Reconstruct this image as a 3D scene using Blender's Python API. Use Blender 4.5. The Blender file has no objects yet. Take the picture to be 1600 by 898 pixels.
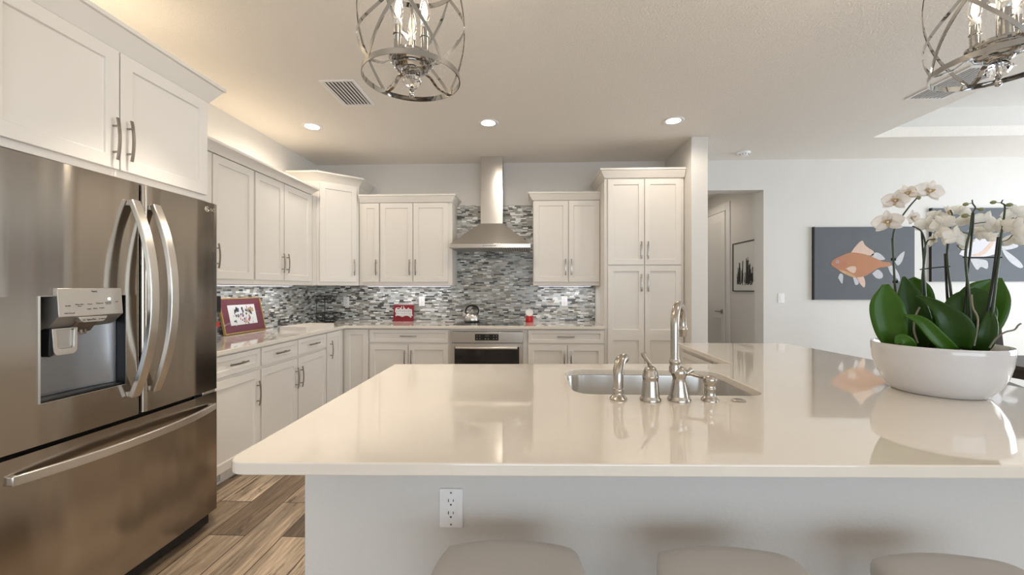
import bpy, bmesh, math, random
from mathutils import Vector, Matrix
R = math.radians
random.seed(7)
scene = bpy.context.scene
COL = scene.collection

# ------------------------------------------------------------------ camera, world, light, exposure
FPX, YAW, CAMH = 646.0, math.atan(26 / 646.0), 1.315
cam_d = bpy.data.cameras.new('camera')
cam = bpy.data.objects.new('camera', cam_d)
COL.objects.link(cam)
cam.location = (0, 0, CAMH)
cam.rotation_euler = (R(90), 0, YAW)
cam_d.sensor_width = 36.0
cam_d.lens = 36.0 * FPX / 1600
cam_d.shift_y = 1.0 / 1600
cam_d.clip_start = 0.02
scene.camera = cam

scene.view_settings.view_transform = 'Standard'
scene.view_settings.look = 'None'
scene.view_settings.gamma = 1.0
scene.view_settings.use_curve_mapping = False
scene.view_settings.exposure = 0.3
scene.cycles.use_denoising = True
scene.cycles.max_bounces = 10
scene.cycles.diffuse_bounces = 5
scene.cycles.sample_clamp_indirect = 6.0

world = bpy.data.worlds.new('world')
scene.world = world
world.use_nodes = True
bg = world.node_tree.nodes['Background']
bg.inputs[0].default_value = (0.86, 0.93, 1.0, 1)
bg.inputs[1].default_value = 1.1

WARM = (1.0, 0.88, 0.735)


def lamp(name, kind, loc, rot, energy, color, **kw):
    d = bpy.data.lights.new(name, kind)
    d.energy = energy
    d.color = color
    for k, v in kw.items():
        setattr(d, k, v)
    o = bpy.data.objects.new(name, d)
    o.location = loc
    o.rotation_euler = rot
    COL.objects.link(o)
    return o


# daylight through the sliding doors behind the camera and the dining room windows
lamp('slider_daylight', 'AREA', (2.2, -4.55, 1.25), (R(90), 0, 0), 97, (0.72, 0.86, 1.0), shape='RECTANGLE', size=6.0, size_y=2.3)
lamp('dining_daylight', 'AREA', (7.15, 2.6, 1.5), (R(90), 0, R(90)), 125, (0.86, 0.94, 1.0), shape='RECTANGLE', size=3.2, size_y=1.9)
CAN_W = 19.5

# ------------------------------------------------------------------ materials


def mat(name, col, rough=0.5, metal=0.0, bump=None, coat=0.0, aniso=0.0, emit=None, trans=0.0, ior=1.45, alpha=1.0, spec=0.5, vary=None, detail=3):
    m = bpy.data.materials.new(name)
    m.use_nodes = True
    nt = m.node_tree
    b = nt.nodes['Principled BSDF']
    b.inputs['Base Color'].default_value = (*col, 1)
    b.inputs['Roughness'].default_value = rough
    b.inputs['Metallic'].default_value = metal
    b.inputs['IOR'].default_value = ior
    b.inputs['Specular IOR Level'].default_value = spec
    if aniso:
        tg = nt.nodes.new('ShaderNodeCombineXYZ')
        tg.inputs[2].default_value = 1.0
        nt.links.new(tg.outputs[0], b.inputs['Tangent'])
    if coat:
        b.inputs['Coat Weight'].default_value = coat
        b.inputs['Coat Roughness'].default_value = 0.05
    if aniso:
        b.inputs['Anisotropic'].default_value = aniso
    if emit:
        b.inputs['Emission Color'].default_value = (*emit[0], 1)
        b.inputs['Emission Strength'].default_value = emit[1]
    if trans:
        b.inputs['Transmission Weight'].default_value = trans
    tc = nt.nodes.new('ShaderNodeTexCoord')
    if bump:
        sc, strength, stretch = bump
        mp = nt.nodes.new('ShaderNodeMapping')
        mp.inputs['Scale'].default_value = stretch
        nt.links.new(tc.outputs['Object'], mp.inputs[0])
        n = nt.nodes.new('ShaderNodeTexNoise')
        n.inputs['Scale'].default_value = sc
        n.inputs['Detail'].default_value = detail
        nt.links.new(mp.outputs[0], n.inputs['Vector'])
        bp = nt.nodes.new('ShaderNodeBump')
        bp.inputs['Strength'].default_value = strength
        bp.inputs['Distance'].default_value = 0.01
        nt.links.new(n.outputs['Fac'], bp.inputs['Height'])
        nt.links.new(bp.outputs[0], b.inputs['Normal'])
    if vary:
        sc, c2, stretch = vary
        mp = nt.nodes.new('ShaderNodeMapping')
        mp.inputs['Scale'].default_value = stretch
        nt.links.new(tc.outputs['Object'], mp.inputs[0])
        n = nt.nodes.new('ShaderNodeTexNoise')
        n.inputs['Scale'].default_value = sc
        n.inputs['Detail'].default_value = 4
        nt.links.new(mp.outputs[0], n.inputs['Vector'])
        mx = nt.nodes.new('ShaderNodeMix')
        mx.data_type = 'RGBA'
        mx.inputs[6].default_value = (*col, 1)
        mx.inputs[7].default_value = (*c2, 1)
        nt.links.new(n.outputs['Fac'], mx.inputs[0])
        nt.links.new(mx.outputs[2], b.inputs['Base Color'])
    return m


def floor_material():
    m = bpy.data.materials.new('wood_look_tile')
    m.use_nodes = True
    nt = m.node_tree
    N, L = nt.nodes, nt.links
    b = N['Principled BSDF']
    b.inputs['Roughness'].default_value = 0.38
    tc = N.new('ShaderNodeTexCoord')
    mp = N.new('ShaderNodeMapping')
    mp.inputs['Rotation'].default_value = (0, 0, R(90))
    mp.inputs['Location'].default_value = (0.3, -0.095, 0)
    L.new(tc.outputs['Object'], mp.inputs[0])
    br = N.new('ShaderNodeTexBrick')
    br.offset = 0.37
    br.inputs['Color1'].default_value = (0, 0, 0, 1)
    br.inputs['Color2'].default_value = (1, 1, 1, 1)
    br.inputs['Mortar'].default_value = (0.5, 0.5, 0.5, 1)
    br.inputs['Scale'].default_value = 1.0
    br.inputs['Mortar Size'].default_value = 0.0034
    br.inputs['Brick Width'].default_value = 0.92
    br.inputs['Row Height'].default_value = 0.2
    L.new(mp.outputs[0], br.inputs['Vector'])
    # every plank its own tone, long grain and dark weathered streaks along it
    tone = N.new('ShaderNodeValToRGB')
    e = tone.color_ramp.elements
    e[0].position, e[0].color = 0.0, (0.155, 0.105, 0.066, 1)
    e[1].position, e[1].color = 1.0, (0.68, 0.56, 0.43, 1)
    x = e.new(0.35); x.color = (0.28, 0.20, 0.13, 1)
    x = e.new(0.7); x.color = (0.52, 0.41, 0.30, 1)
    L.new(br.outputs['Color'], tone.inputs[0])
    def grain(scl, scale, rough, dist):
        mp2 = N.new('ShaderNodeMapping')
        mp2.inputs['Scale'].default_value = scl
        L.new(tc.outputs['Object'], mp2.inputs[0])
        addv = N.new('ShaderNodeVectorMath')
        addv.operation = 'MULTIPLY_ADD'
        L.new(br.outputs['Color'], addv.inputs[0])
        addv.inputs[1].default_value = (31, 17, 9)
        L.new(mp2.outputs[0], addv.inputs[2])
        n = N.new('ShaderNodeTexNoise')
        n.inputs['Scale'].default_value = scale
        n.inputs['Detail'].default_value = 9
        n.inputs['Roughness'].default_value = rough
        n.inputs['Distortion'].default_value = dist
        L.new(addv.outputs[0], n.inputs['Vector'])
        return n
    n1 = grain((26, 1.6, 1), 1.8, 0.7, 0.5)
    n2 = grain((9, 0.9, 1), 1.5, 0.75, 1.2)
    g1 = N.new('ShaderNodeMapRange')
    g1.inputs['From Min'].default_value = 0.3; g1.inputs['From Max'].default_value = 0.7
    g1.inputs['To Min'].default_value = 0.42; g1.inputs['To Max'].default_value = 1.5
    L.new(n1.outputs['Fac'], g1.inputs['Value'])
    mul1 = N.new('ShaderNodeMix'); mul1.data_type = 'RGBA'; mul1.blend_type = 'MULTIPLY'
    mul1.inputs[0].default_value = 1
    n3 = grain((5, 1.1, 1), 1.3, 0.6, 0.8)
    g3 = N.new('ShaderNodeMapRange')
    g3.inputs['From Min'].default_value = 0.32; g3.inputs['From Max'].default_value = 0.68
    g3.inputs['To Min'].default_value = 0.60; g3.inputs['To Max'].default_value = 1.32
    L.new(n3.outputs['Fac'], g3.inputs['Value'])
    gm = N.new('ShaderNodeMath'); gm.operation = 'MULTIPLY'
    L.new(g1.outputs[0], gm.inputs[0]); L.new(g3.outputs[0], gm.inputs[1])
    L.new(tone.outputs[0], mul1.inputs[6]); L.new(gm.outputs[0], mul1.inputs[7])
    g2 = N.new('ShaderNodeMapRange')
    g2.inputs['From Min'].default_value = 0.54; g2.inputs['From Max'].default_value = 0.64
    L.new(n2.outputs['Fac'], g2.inputs['Value'])
    mul = N.new('ShaderNodeMix'); mul.data_type = 'RGBA'
    L.new(g2.outputs[0], mul.inputs[0]); L.new(mul1.outputs[2], mul.inputs[6])
    mul.inputs[7].default_value = (0.085, 0.055, 0.034, 1)
    gro = N.new('ShaderNodeMix'); gro.data_type = 'RGBA'
    L.new(br.outputs['Fac'], gro.inputs[0])
    L.new(mul.outputs[2], gro.inputs[6])
    gro.inputs[7].default_value = (0.055, 0.038, 0.026, 1)
    L.new(gro.outputs[2], b.inputs['Base Color'])
    bp = N.new('ShaderNodeBump')
    bp.inputs['Strength'].default_value = 0.25
    bp.inputs['Distance'].default_value = 0.004
    L.new(n1.outputs['Fac'], bp.inputs['Height'])
    L.new(bp.outputs[0], b.inputs['Normal'])
    return m


def mosaic_material():
    m = bpy.data.materials.new('linear_glass_mosaic')
    m.use_nodes = True
    nt = m.node_tree
    N, L = nt.nodes, nt.links
    b = N['Principled BSDF']
    tc = N.new('ShaderNodeTexCoord')
    sep = N.new('ShaderNodeSeparateXYZ')
    L.new(tc.outputs['Object'], sep.inputs[0])

    def math_(op, a, c=None, v=None):
        n = N.new('ShaderNodeMath'); n.operation = op
        L.new(a, n.inputs[0])
        if c is not None:
            L.new(c, n.inputs[1])
        elif v is not None:
            n.inputs[1].default_value = v
        return n.outputs[0]
    run = math_('ADD', sep.outputs[0], sep.outputs[1])     # along either wall
    zr = math_('DIVIDE', sep.outputs[2], v=0.0165)
    row = math_('FLOOR', zr)
    wn = N.new('ShaderNodeTexWhiteNoise'); wn.noise_dimensions = '1D'
    L.new(row, wn.inputs['W'])
    shift = math_('MULTIPLY', wn.outputs['Value'], v=9.0)
    ln = math_('MULTIPLY_ADD', wn.outputs['Value'], v=9.0)
    ln.node.inputs[2].default_value = 13.0
    u0 = math_('MULTIPLY', run, ln)
    u = math_('ADD', u0, shift)
    cellu = math_('FLOOR', u)
    comb = N.new('ShaderNodeCombineXYZ')
    L.new(cellu, comb.inputs[0]); L.new(row, comb.inputs[1])
    w2 = N.new('ShaderNodeTexWhiteNoise'); w2.noise_dimensions = '2D'
    L.new(comb.outputs[0], w2.inputs['Vector'])
    ramp = N.new('ShaderNodeValToRGB')
    ramp.color_ramp.interpolation = 'CONSTANT'
    e = ramp.color_ramp.elements
    pal = [(0.0, (0.36, 0.36, 0.335)), (0.18, (0.50, 0.515, 0.50)), (0.36, (0.20, 0.195, 0.17)), (0.47, (0.05, 0.05, 0.05)),
           (0.58, (0.56, 0.585, 0.575)), (0.71, (0.31, 0.285, 0.235)), (0.81, (0.90, 0.90, 0.88)), (0.92, (0.60, 0.58, 0.53))]
    e[0].position, e[0].color = 0, (*pal[0][1], 1)
    e[1].position, e[1].color = pal[1][0], (*pal[1][1], 1)
    for p, c in pal[2:]:
        x = e.new(p); x.color = (*c, 1)
    L.new(w2.outputs['Value'], ramp.inputs[0])
    fu = math_('FRACT', u); fz = math_('FRACT', zr)
    gu = math_('LESS_THAN', fu, v=0.03); gz = math_('LESS_THAN', fz, v=0.11)
    g = math_('MAXIMUM', gu, gz)
    mix = N.new('ShaderNodeMix'); mix.data_type = 'RGBA'
    L.new(g, mix.inputs[0]); L.new(ramp.outputs[0], mix.inputs[6])
    mix.inputs[7].default_value = (0.33, 0.32, 0.30, 1)
    L.new(mix.outputs[2], b.inputs['Base Color'])
    rr = N.new('ShaderNodeMapRange')
    rr.inputs['To Min'].default_value = 0.12; rr.inputs['To Max'].default_value = 0.4
    L.new(w2.outputs['Value'], rr.inputs['Value'])
    L.new(rr.outputs[0], b.inputs['Roughness'])
    nb = N.new('ShaderNodeBump')
    nb.inputs['Strength'].default_value = 0.35; nb.inputs['Distance'].default_value = 0.002
    hgt = math_('MULTIPLY_ADD', g, v=-1.0); hgt.node.inputs[2].default_value = 1.0
    L.new(hgt, nb.inputs['Height']); L.new(nb.outputs[0], b.inputs['Normal'])
    return m


def petal_material(name, col, c2):
    m = mat(name, col, rough=0.5, vary=(30, c2, (1, 1, 1)))
    nt = m.node_tree
    out = nt.nodes['Material Output']
    b = nt.nodes['Principled BSDF']
    t = nt.nodes.new('ShaderNodeBsdfTranslucent')
    t.inputs[0].default_value = (*col, 1)
    mx = nt.nodes.new('ShaderNodeMixShader')
    mx.inputs[0].default_value = 0.45
    nt.links.new(b.outputs[0], mx.inputs[1]); nt.links.new(t.outputs[0], mx.inputs[2])
    nt.links.new(mx.outputs[0], out.inputs[0])
    return m


PAINT = mat('wall_paint', (0.72, 0.70, 0.67), 0.75, bump=(90, 0.12, (1, 1, 1)))
CEILP = mat('ceiling_texture_paint', (0.88, 0.84, 0.785), 0.85, bump=(120, 0.6, (1, 1, 1)))
CAB = mat('white_cabinet_paint', (0.80, 0.765, 0.715), 0.38, vary=(3, (0.78, 0.745, 0.695), (1, 1, 1)))
TRIM = mat('white_trim_paint', (0.80, 0.79, 0.77), 0.4)
QUARTZ = mat('cream_quartz', (0.85, 0.79, 0.705), 0.035, vary=(60, (0.82, 0.755, 0.665), (1, 1, 1)), ior=1.6, coat=0.4)
STEEL = mat('brushed_stainless', (0.42, 0.375, 0.325), 0.15, 1.0, bump=(1.0, 0.6, (7.0, 7.0, 0.08)), detail=0.8, aniso=0.85)
STEEL2 = mat('brushed_stainless_fine', (0.62, 0.60, 0.57), 0.24, 1.0, bump=(1.0, 0.12, (9.0, 9.0, 0.6)), detail=0.6, aniso=0.7)
SATIN = mat('satin_handle_steel', (0.74, 0.71, 0.67), 0.28, 1.0)
NICKEL = mat('brushed_nickel', (0.52, 0.48, 0.425), 0.24, 1.0, vary=(40, (0.45, 0.41, 0.365), (1, 1, 1)))
PULL = mat('pull_nickel', (0.40, 0.37, 0.33), 0.28, 1.0, vary=(40, (0.34, 0.31, 0.28), (1, 1, 1)))
CHROME = mat('polished_chrome', (0.47, 0.465, 0.455), 0.06, 1.0)
DARK = mat('dark_plastic', (0.012, 0.012, 0.013), 0.35)
GREYP = mat('grey_liner', (0.30, 0.31, 0.33), 0.22, 0.85)
PANELM = mat('panel_silver', (0.50, 0.47, 0.43), 0.35, 0.7)
BLKGLASS = mat('black_glass', (0.008, 0.008, 0.009), 0.05, 0.0, coat=0.5)
PRINT = mat('print_ink', (0.05, 0.05, 0.05), 0.6)
WHITEP = mat('white_plastic', (0.90, 0.89, 0.89), 0.35)
FLOORM = floor_material()
MOSAIC = mosaic_material()
SEAT = mat('greige_seat_leather', (0.62, 0.585, 0.55), 0.5, bump=(120, 0.06, (1, 1, 1)))
ESPRESSO = mat('espresso_wood', (0.035, 0.024, 0.019), 0.4, vary=(4, (0.06, 0.04, 0.03), (8, 8, 1)))
BROWNW = mat('reddish_brown_wood', (0.24, 0.10, 0.055), 0.35, vary=(5, (0.30, 0.14, 0.08), (1, 10, 1)))
CERAMIC = mat('white_glazed_ceramic', (0.66, 0.65, 0.655), 0.08, coat=0.6)
LEAF = mat('orchid_leaf', (0.026, 0.085, 0.010), 0.27, vary=(6, (0.062, 0.150, 0.012), (1, 1, 1)), spec=0.3)
LEAFD = mat('dark_orchid_leaf', (0.013, 0.046, 0.008), 0.3, vary=(5, (0.034, 0.084, 0.010), (1, 1, 1)), spec=0.3)
STEM = mat('orchid_stem', (0.045, 0.075, 0.03), 0.5, vary=(25, (0.03, 0.035, 0.02), (1, 1, 1)))
STAKE = mat('dark_stake', (0.012, 0.014, 0.012), 0.5)
ROOT = mat('aerial_root', (0.30, 0.29, 0.22), 0.7, vary=(40, (0.15, 0.13, 0.09), (1, 1, 1)))
PETAL = petal_material('white_petal', (0.95, 0.935, 0.92), (0.91, 0.88, 0.84))
PETALY = petal_material('cream_petal', (0.95, 0.94, 0.91), (0.92, 0.90, 0.83))
LIPM = petal_material('yellow_lip', (0.72, 0.55, 0.25), (0.85, 0.75, 0.55))
BUD = mat('green_bud', (0.23, 0.25, 0.12), 0.5)
BARK = mat('bark_mix', (0.10, 0.06, 0.035), 0.9, vary=(30, (0.20, 0.13, 0.08), (1, 1, 1)))
CANVAS = mat('slate_canvas', (0.105, 0.115, 0.13), 0.75, vary=(4, (0.135, 0.145, 0.16), (1, 1, 1)))
BLACKF = mat('black_frame', (0.01, 0.01, 0.01), 0.4)
F_OR = mat('fish_orange', (0.48, 0.17, 0.085), 0.7, vary=(14, (0.40, 0.23, 0.12), (1, 1, 2)))
F_YE = mat('fish_belly', (0.58, 0.43, 0.22), 0.7, vary=(20, (0.50, 0.25, 0.12), (1, 1, 1)))
F_WH = mat('fish_fin_white', (0.60, 0.58, 0.58), 0.7, vary=(30, (0.42, 0.44, 0.48), (1, 1, 1)))
F_PK = mat('fish_fin_peach', (0.62, 0.38, 0.27), 0.7, vary=(30, (0.66, 0.55, 0.48), (1, 1, 1)))
F_RD = mat('fish_head_red', (0.40, 0.15, 0.09), 0.7, vary=(18, (0.48, 0.22, 0.13), (1, 1, 1)))
F_BL = mat('fish_pale_blue', (0.55, 0.60, 0.66), 0.7, vary=(22, (0.70, 0.62, 0.64), (1, 1, 2)))
PAPER = mat('paper_white', (0.72, 0.72, 0.70), 0.8)
MAROON = mat('maroon_mat_board', (0.17, 0.035, 0.045), 0.35, vary=(8, (0.12, 0.02, 0.05), (1, 1, 1)), coat=0.4)
GOLD = mat('gold_frame', (0.50, 0.33, 0.12), 0.35, 0.7)
INKB = mat('ink_blue', (0.08, 0.09, 0.20), 0.7)
INKR = mat('ink_red', (0.50, 0.10, 0.09), 0.7)
INKK = mat('ink_black', (0.03, 0.03, 0.03), 0.7)
INKT = mat('ink_tan', (0.45, 0.33, 0.20), 0.7)
REDL = mat('red_lacquer', (0.26, 0.012, 0.022), 0.35, vary=(10, (0.20, 0.01, 0.02), (1, 1, 1)))
REDG = mat('red_glaze', (0.55, 0.01, 0.012), 0.2, coat=0.4)
WIRE = mat('black_wire', (0.012, 0.012, 0.012), 0.4, 0.3)
ALBUM = mat('album_cover', (0.78, 0.72, 0.64), 0.5)
PAGES = mat('album_pages', (0.80, 0.77, 0.72), 0.7, vary=(200, (0.66, 0.62, 0.56), (0.1, 0.1, 3)))
CANGLOW = mat('can_lens_glow', (1, 1, 1), 0.5, emit=((1.0, 0.90, 0.76), 9))
BULBGLOW = mat('filament_glow', (1, 1, 1), 0.5, emit=((1.0, 0.84, 0.58), 3.5))
GLASSB = mat('clear_bulb_glass', (1, 0.97, 0.92), 0.02, trans=1.0, ior=1.2)
CRYSTAL = mat('cut_crystal', (1, 1, 1), 0.02, trans=1.0, ior=1.5)
LEDG = mat('blue_white_led', (1, 1, 1), 0.4, emit=((0.75, 0.78, 1.0), 2.5))
BAFFLE = mat('baffle_steel', (0.62, 0.61, 0.58), 0.45, 0.5)
STRIPG = mat('warm_led_strip', (1, 1, 1), 0.4, emit=((1.0, 0.74, 0.42), 4))

# ------------------------------------------------------------------ mesh helpers


class MB:
    def __init__(self):
        self.bm = bmesh.new()
        self.mi = 0

    def m(self, i):
        self.mi = i
        return self

    def add(self, verts, faces):
        vs = [self.bm.verts.new(v) for v in verts]
        for f in faces:
            try:
                fc = self.bm.faces.new([vs[i] for i in f])
                fc.material_index = self.mi
            except ValueError:
                pass
        return self

    def box(self, x0, x1, y0, y1, z0, z1):
        v = [(x, y, z) for x in (x0, x1) for y in (y0, y1) for z in (z0, z1)]
        return self.add(v, [(0, 1, 3, 2), (4, 6, 7, 5), (0, 4, 5, 1), (2, 3, 7, 6), (0, 2, 6, 4), (1, 5, 7, 3)])

    def prism(self, pts, ax, a, b):
        def p(q, h):
            return {'z': (q[0], q[1], h), 'y': (q[0], h, q[1]), 'x': (h, q[0], q[1])}[ax]
        n = len(pts)
        v = [p(q, a) for q in pts] + [p(q, b) for q in pts]
        f = [tuple(range(n))[::-1], tuple(range(n, 2 * n))] + [(i, (i + 1) % n, n + (i + 1) % n, n + i) for i in range(n)]
        return self.add(v, f)

    def lathe(self, prof, c=(0, 0, 0), n=28, M=None, closed=False, sx=1.0, sy=1.0):
        v, f = [], []
        k = len(prof)
        for r, z in prof:
            for j in range(n):
                a = 2 * math.pi * j / n
                q = Vector((r * math.cos(a) * sx, r * math.sin(a) * sy, z))
                if M is not None:
                    q = M @ q
                v.append((q.x + c[0], q.y + c[1], q.z + c[2]))
        for i in range(k if closed else k - 1):
            i2 = (i + 1) % k
            for j in range(n):
                j2 = (j + 1) % n
                f.append((i * n + j, i * n + j2, i2 * n + j2, i2 * n + j))
        if not closed:
            f.append(tuple(range(n))[::-1])
            f.append(tuple((k - 1) * n + j for j in range(n)))
        return self.add(v, f)

    def tube(self, pts, r, n=8, closed=False, sq=None, up=None):
        """round tube (radius r, scalar or list) or, with sq=(w,t), a flat band whose thickness follows up(i)"""
        P = [Vector(p) for p in pts]
        k = len(P)
        rs = r if isinstance(r, (list, tuple)) else [r] * k
        v, f = [], []
        prev = None
        for i in range(k):
            a = P[(i - 1) % k] if (closed or i > 0) else P[i]
            b = P[(i + 1) % k] if (closed or i < k - 1) else P[i]
            t = (b - a).normalized()
            if up is not None:
                nrm = Vector(up(i))
            elif prev is None:
                nrm = Vector((0, 0, 1)) if abs(t.z) < 0.9 else Vector((1, 0, 0))
            else:
                nrm = prev
            nrm = (nrm - t * nrm.dot(t)).normalized()
            prev = nrm
            bn = t.cross(nrm)
            if sq:
                w, th = sq
                for sx, sy in ((-1, -1), (1, -1), (1, 1), (-1, 1)):
                    v.append(tuple(P[i] + bn * (sx * w / 2) + nrm * (sy * th / 2)))
            else:
                for j in range(n):
                    an = 2 * math.pi * j / n
                    v.append(tuple(P[i] + (nrm * math.cos(an) + bn * math.sin(an)) * rs[i]))
        q = 4 if sq else n
        for i in range(k if closed else k - 1):
            i2 = (i + 1) % k
            for j in range(q):
                j2 = (j + 1) % q
                f.append((i * q + j, i * q + j2, i2 * q + j2, i2 * q + j))
        if not closed:
            f.append(tuple(range(q))[::-1])
            f.append(tuple((k - 1) * q + j for j in range(q)))
        return self.add(v, f)

    def grid(self, fn, nu, nv):
        v = [tuple(fn(i / nu, j / nv)) for i in range(nu + 1) for j in range(nv + 1)]
        f = [(i * (nv + 1) + j, (i + 1) * (nv + 1) + j, (i + 1) * (nv + 1) + j + 1, i * (nv + 1) + j + 1) for i in range(nu) for j in range(nv)]
        return self.add(v, f)

    def ball(self, c, rx, ry=None, rz=None, n=14, M=None):
        ry = ry or rx
        rz = rz or rx
        k = n // 2
        v = []
        f = []
        for i in range(1, k):
            th = math.pi * i / k
            for j in range(n):
                a = 2 * math.pi * j / n
                q = Vector((rx * math.sin(th) * math.cos(a), ry * math.sin(th) * math.sin(a), rz * math.cos(th)))
                if M is not None:
                    q = M @ q
                v.append((q.x + c[0], q.y + c[1], q.z + c[2]))
        top, bot = Vector((0, 0, rz)), Vector((0, 0, -rz))
        if M is not None:
            top, bot = M @ top, M @ bot
        v += [tuple(top + Vector(c)), tuple(bot + Vector(c))]
        T, B = len(v) - 2, len(v) - 1
        for i in range(k - 2):
            for j in range(n):
                j2 = (j + 1) % n
                f.append((i * n + j, (i + 1) * n + j, (i + 1) * n + j2, i * n + j2))
        for j in range(n):
            j2 = (j + 1) % n
            f.append((T, j, j2))
            f.append((B, (k - 2) * n + j2, (k - 2) * n + j))
        return self.add(v, f)

    def build(self, name, mats, parent=None, bevel=0.0, smooth=True, angle=35, world=False, loc=None, solid=0.0, seg=2, subsurf=0):
        bm = self.bm
        if world and parent is not None:
            off = Vector(parent.location)
            bmesh.ops.translate(bm, verts=bm.verts, vec=-off)
        if loc is not None:
            bmesh.ops.translate(bm, verts=bm.verts, vec=-Vector(loc))
        if not solid:
            bmesh.ops.recalc_face_normals(bm, faces=bm.faces)
        me = bpy.data.meshes.new(name)
        bm.to_mesh(me)
        bm.free()
        for x in (mats if isinstance(mats, (list, tuple)) else [mats]):
            me.materials.append(x)
        if smooth:
            for p in me.polygons:
                p.use_smooth = True
            me.set_sharp_from_angle(angle=R(angle))
        o = bpy.data.objects.new(name, me)
        COL.objects.link(o)
        if parent is not None:
            o.parent = parent
        if loc is not None:
            o.location = loc
        if solid:
            s = o.modifiers.new('thickness', 'SOLIDIFY')
            s.thickness = solid
            s.offset = 0
        if subsurf:
            s = o.modifiers.new('smooth', 'SUBSURF')
            s.levels = s.render_levels = subsurf
        if bevel:
            b = o.modifiers.new('edge', 'BEVEL')
            b.width = bevel
            b.segments = seg
            b.limit_method = 'ANGLE'
            b.angle_limit = R(40)
        return o


def tag(o, label=None, cat=None, group=None, kind=None):
    if label:
        o['label'] = label
    if cat:
        o['category'] = cat
    if group:
        o['group'] = group
    if kind:
        o['kind'] = kind
    return o


def thing(name, label, cat, loc=(0, 0, 0), rz=0.0, group=None):
    o = bpy.data.objects.new(name, None)
    o.empty_display_size = 0.1
    COL.objects.link(o)
    o.location = loc
    o.rotation_euler = (0, 0, rz)
    return tag(o, label, cat, group)


def struct(name, mb, mats, **kw):
    return tag(mb.build(name, mats, **kw), kind='structure')


def dup(root, loc, rz=None, label=None):
    r = root.copy()
    COL.objects.link(r)
    r.location = loc
    if rz is not None:
        r.rotation_euler = (0, 0, rz)
    if label:
        r['label'] = label
    for ch in list(root.children):
        c = ch.copy(); COL.objects.link(c); c.parent = r
        for g in list(ch.children):
            d = g.copy(); COL.objects.link(d); d.parent = c
    return r


def curve_mesh(make, name, mats, parent=None, loc=(0, 0, 0), rot=(0, 0, 0)):
    """turns a temporary curve object into a plain mesh object"""
    tmp = make()
    COL.objects.link(tmp)
    dg = bpy.context.evaluated_depsgraph_get()
    dg.update()
    me = bpy.data.meshes.new_from_object(tmp.evaluated_get(dg))
    me.name = name
    bpy.data.objects.remove(tmp)
    me.materials.clear()
    for x in (mats if isinstance(mats, (list, tuple)) else [mats]):
        me.materials.append(x)
    o = bpy.data.objects.new(name, me)
    COL.objects.link(o)
    if parent is not None:
        o.parent = parent
    o.location = loc
    o.rotation_euler = rot
    return o


def text_obj(s, size, name, m, parent, loc, rot, align='CENTER', depth=0.0004):
    def mk():
        c = bpy.data.curves.new('t', 'FONT')
        c.body = s
        c.size = size
        c.extrude = depth
        c.align_x = align
        c.align_y = 'CENTER'
        return bpy.data.objects.new('t', c)
    return curve_mesh(mk, name, m, parent, loc, rot)


def slab(name, outer, holes, z0, z1, bevel, m, parent=None):
    """flat slab with eased edges from an outline and hole outlines"""
    def mk():
        c = bpy.data.curves.new('s', 'CURVE')
        c.dimensions = '2D'
        c.fill_mode = 'BOTH'
        c.extrude = (z1 - z0) / 2 - bevel
        c.bevel_depth = bevel
        c.bevel_resolution = 2
        c.offset = -bevel
        for k, lp in enumerate([outer] + list(holes)):
            sp = c.splines.new('POLY')
            sp.points.add(len(lp) - 1)
            for q, (x, y) in zip(sp.points, lp):
                q.co = (x, y, 0, 1)
            sp.use_cyclic_u = True
        return bpy.data.objects.new('s', c)
    o = curve_mesh(mk, name, m, parent, (0, 0, (z0 + z1) / 2))
    for p in o.data.polygons:
        p.use_smooth = False
    return o


def round_poly(pts, rad, n=6):
    out = []
    k = len(pts)
    for i in range(k):
        p0, p1, p2 = Vector(pts[i - 1]), Vector(pts[i]), Vector(pts[(i + 1) % k])
        r = rad[i] if isinstance(rad, (list, tuple)) else rad
        if r <= 0:
            out.append(tuple(p1)); continue
        d1, d2 = (p0 - p1).normalized(), (p2 - p1).normalized()
        ang = d1.angle(d2)
        t = min(r / math.tan(ang / 2), (p0 - p1).length * .49, (p2 - p1).length * .49)
        a, b = p1 + d1 * t, p1 + d2 * t
        for j in range(n + 1):
            s = j / n
            out.append(tuple(a * (1 - s) ** 2 + p1 * 2 * s * (1 - s) + b * s * s))
    return out


def catmull(pts, n=6):
    P = [Vector(p) for p in pts]
    P = [P[0] * 2 - P[1]] + P + [P[-1] * 2 - P[-2]]
    out = []
    for i in range(1, len(P) - 2):
        for j in range(n):
            t = j / n
            a, b, c, d = P[i - 1], P[i], P[i + 1], P[i + 2]
            out.append(0.5 * ((2 * b) + (c - a) * t + (2 * a - 5 * b + 4 * c - d) * t * t + (3 * b - a - 3 * c + d) * t ** 3))
    out.append(P[-2])
    return out


def ray(px, py):
    a, b = (px - 800) / FPX, (450 - py) / FPX
    c, s = math.cos(YAW), math.sin(YAW)
    return Vector((a * c - s, a * s + c, b))


# ------------------------------------------------------------------ the room shell
CE = 2.83          # ceiling height
BW = 5.0           # face of the back wall
LW = -2.61         # face of the left wall

struct('floor', MB().box(LW - .15, 7.2, -4.6, 7.4, -0.1, 0), FLOORM, smooth=False)
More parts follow.
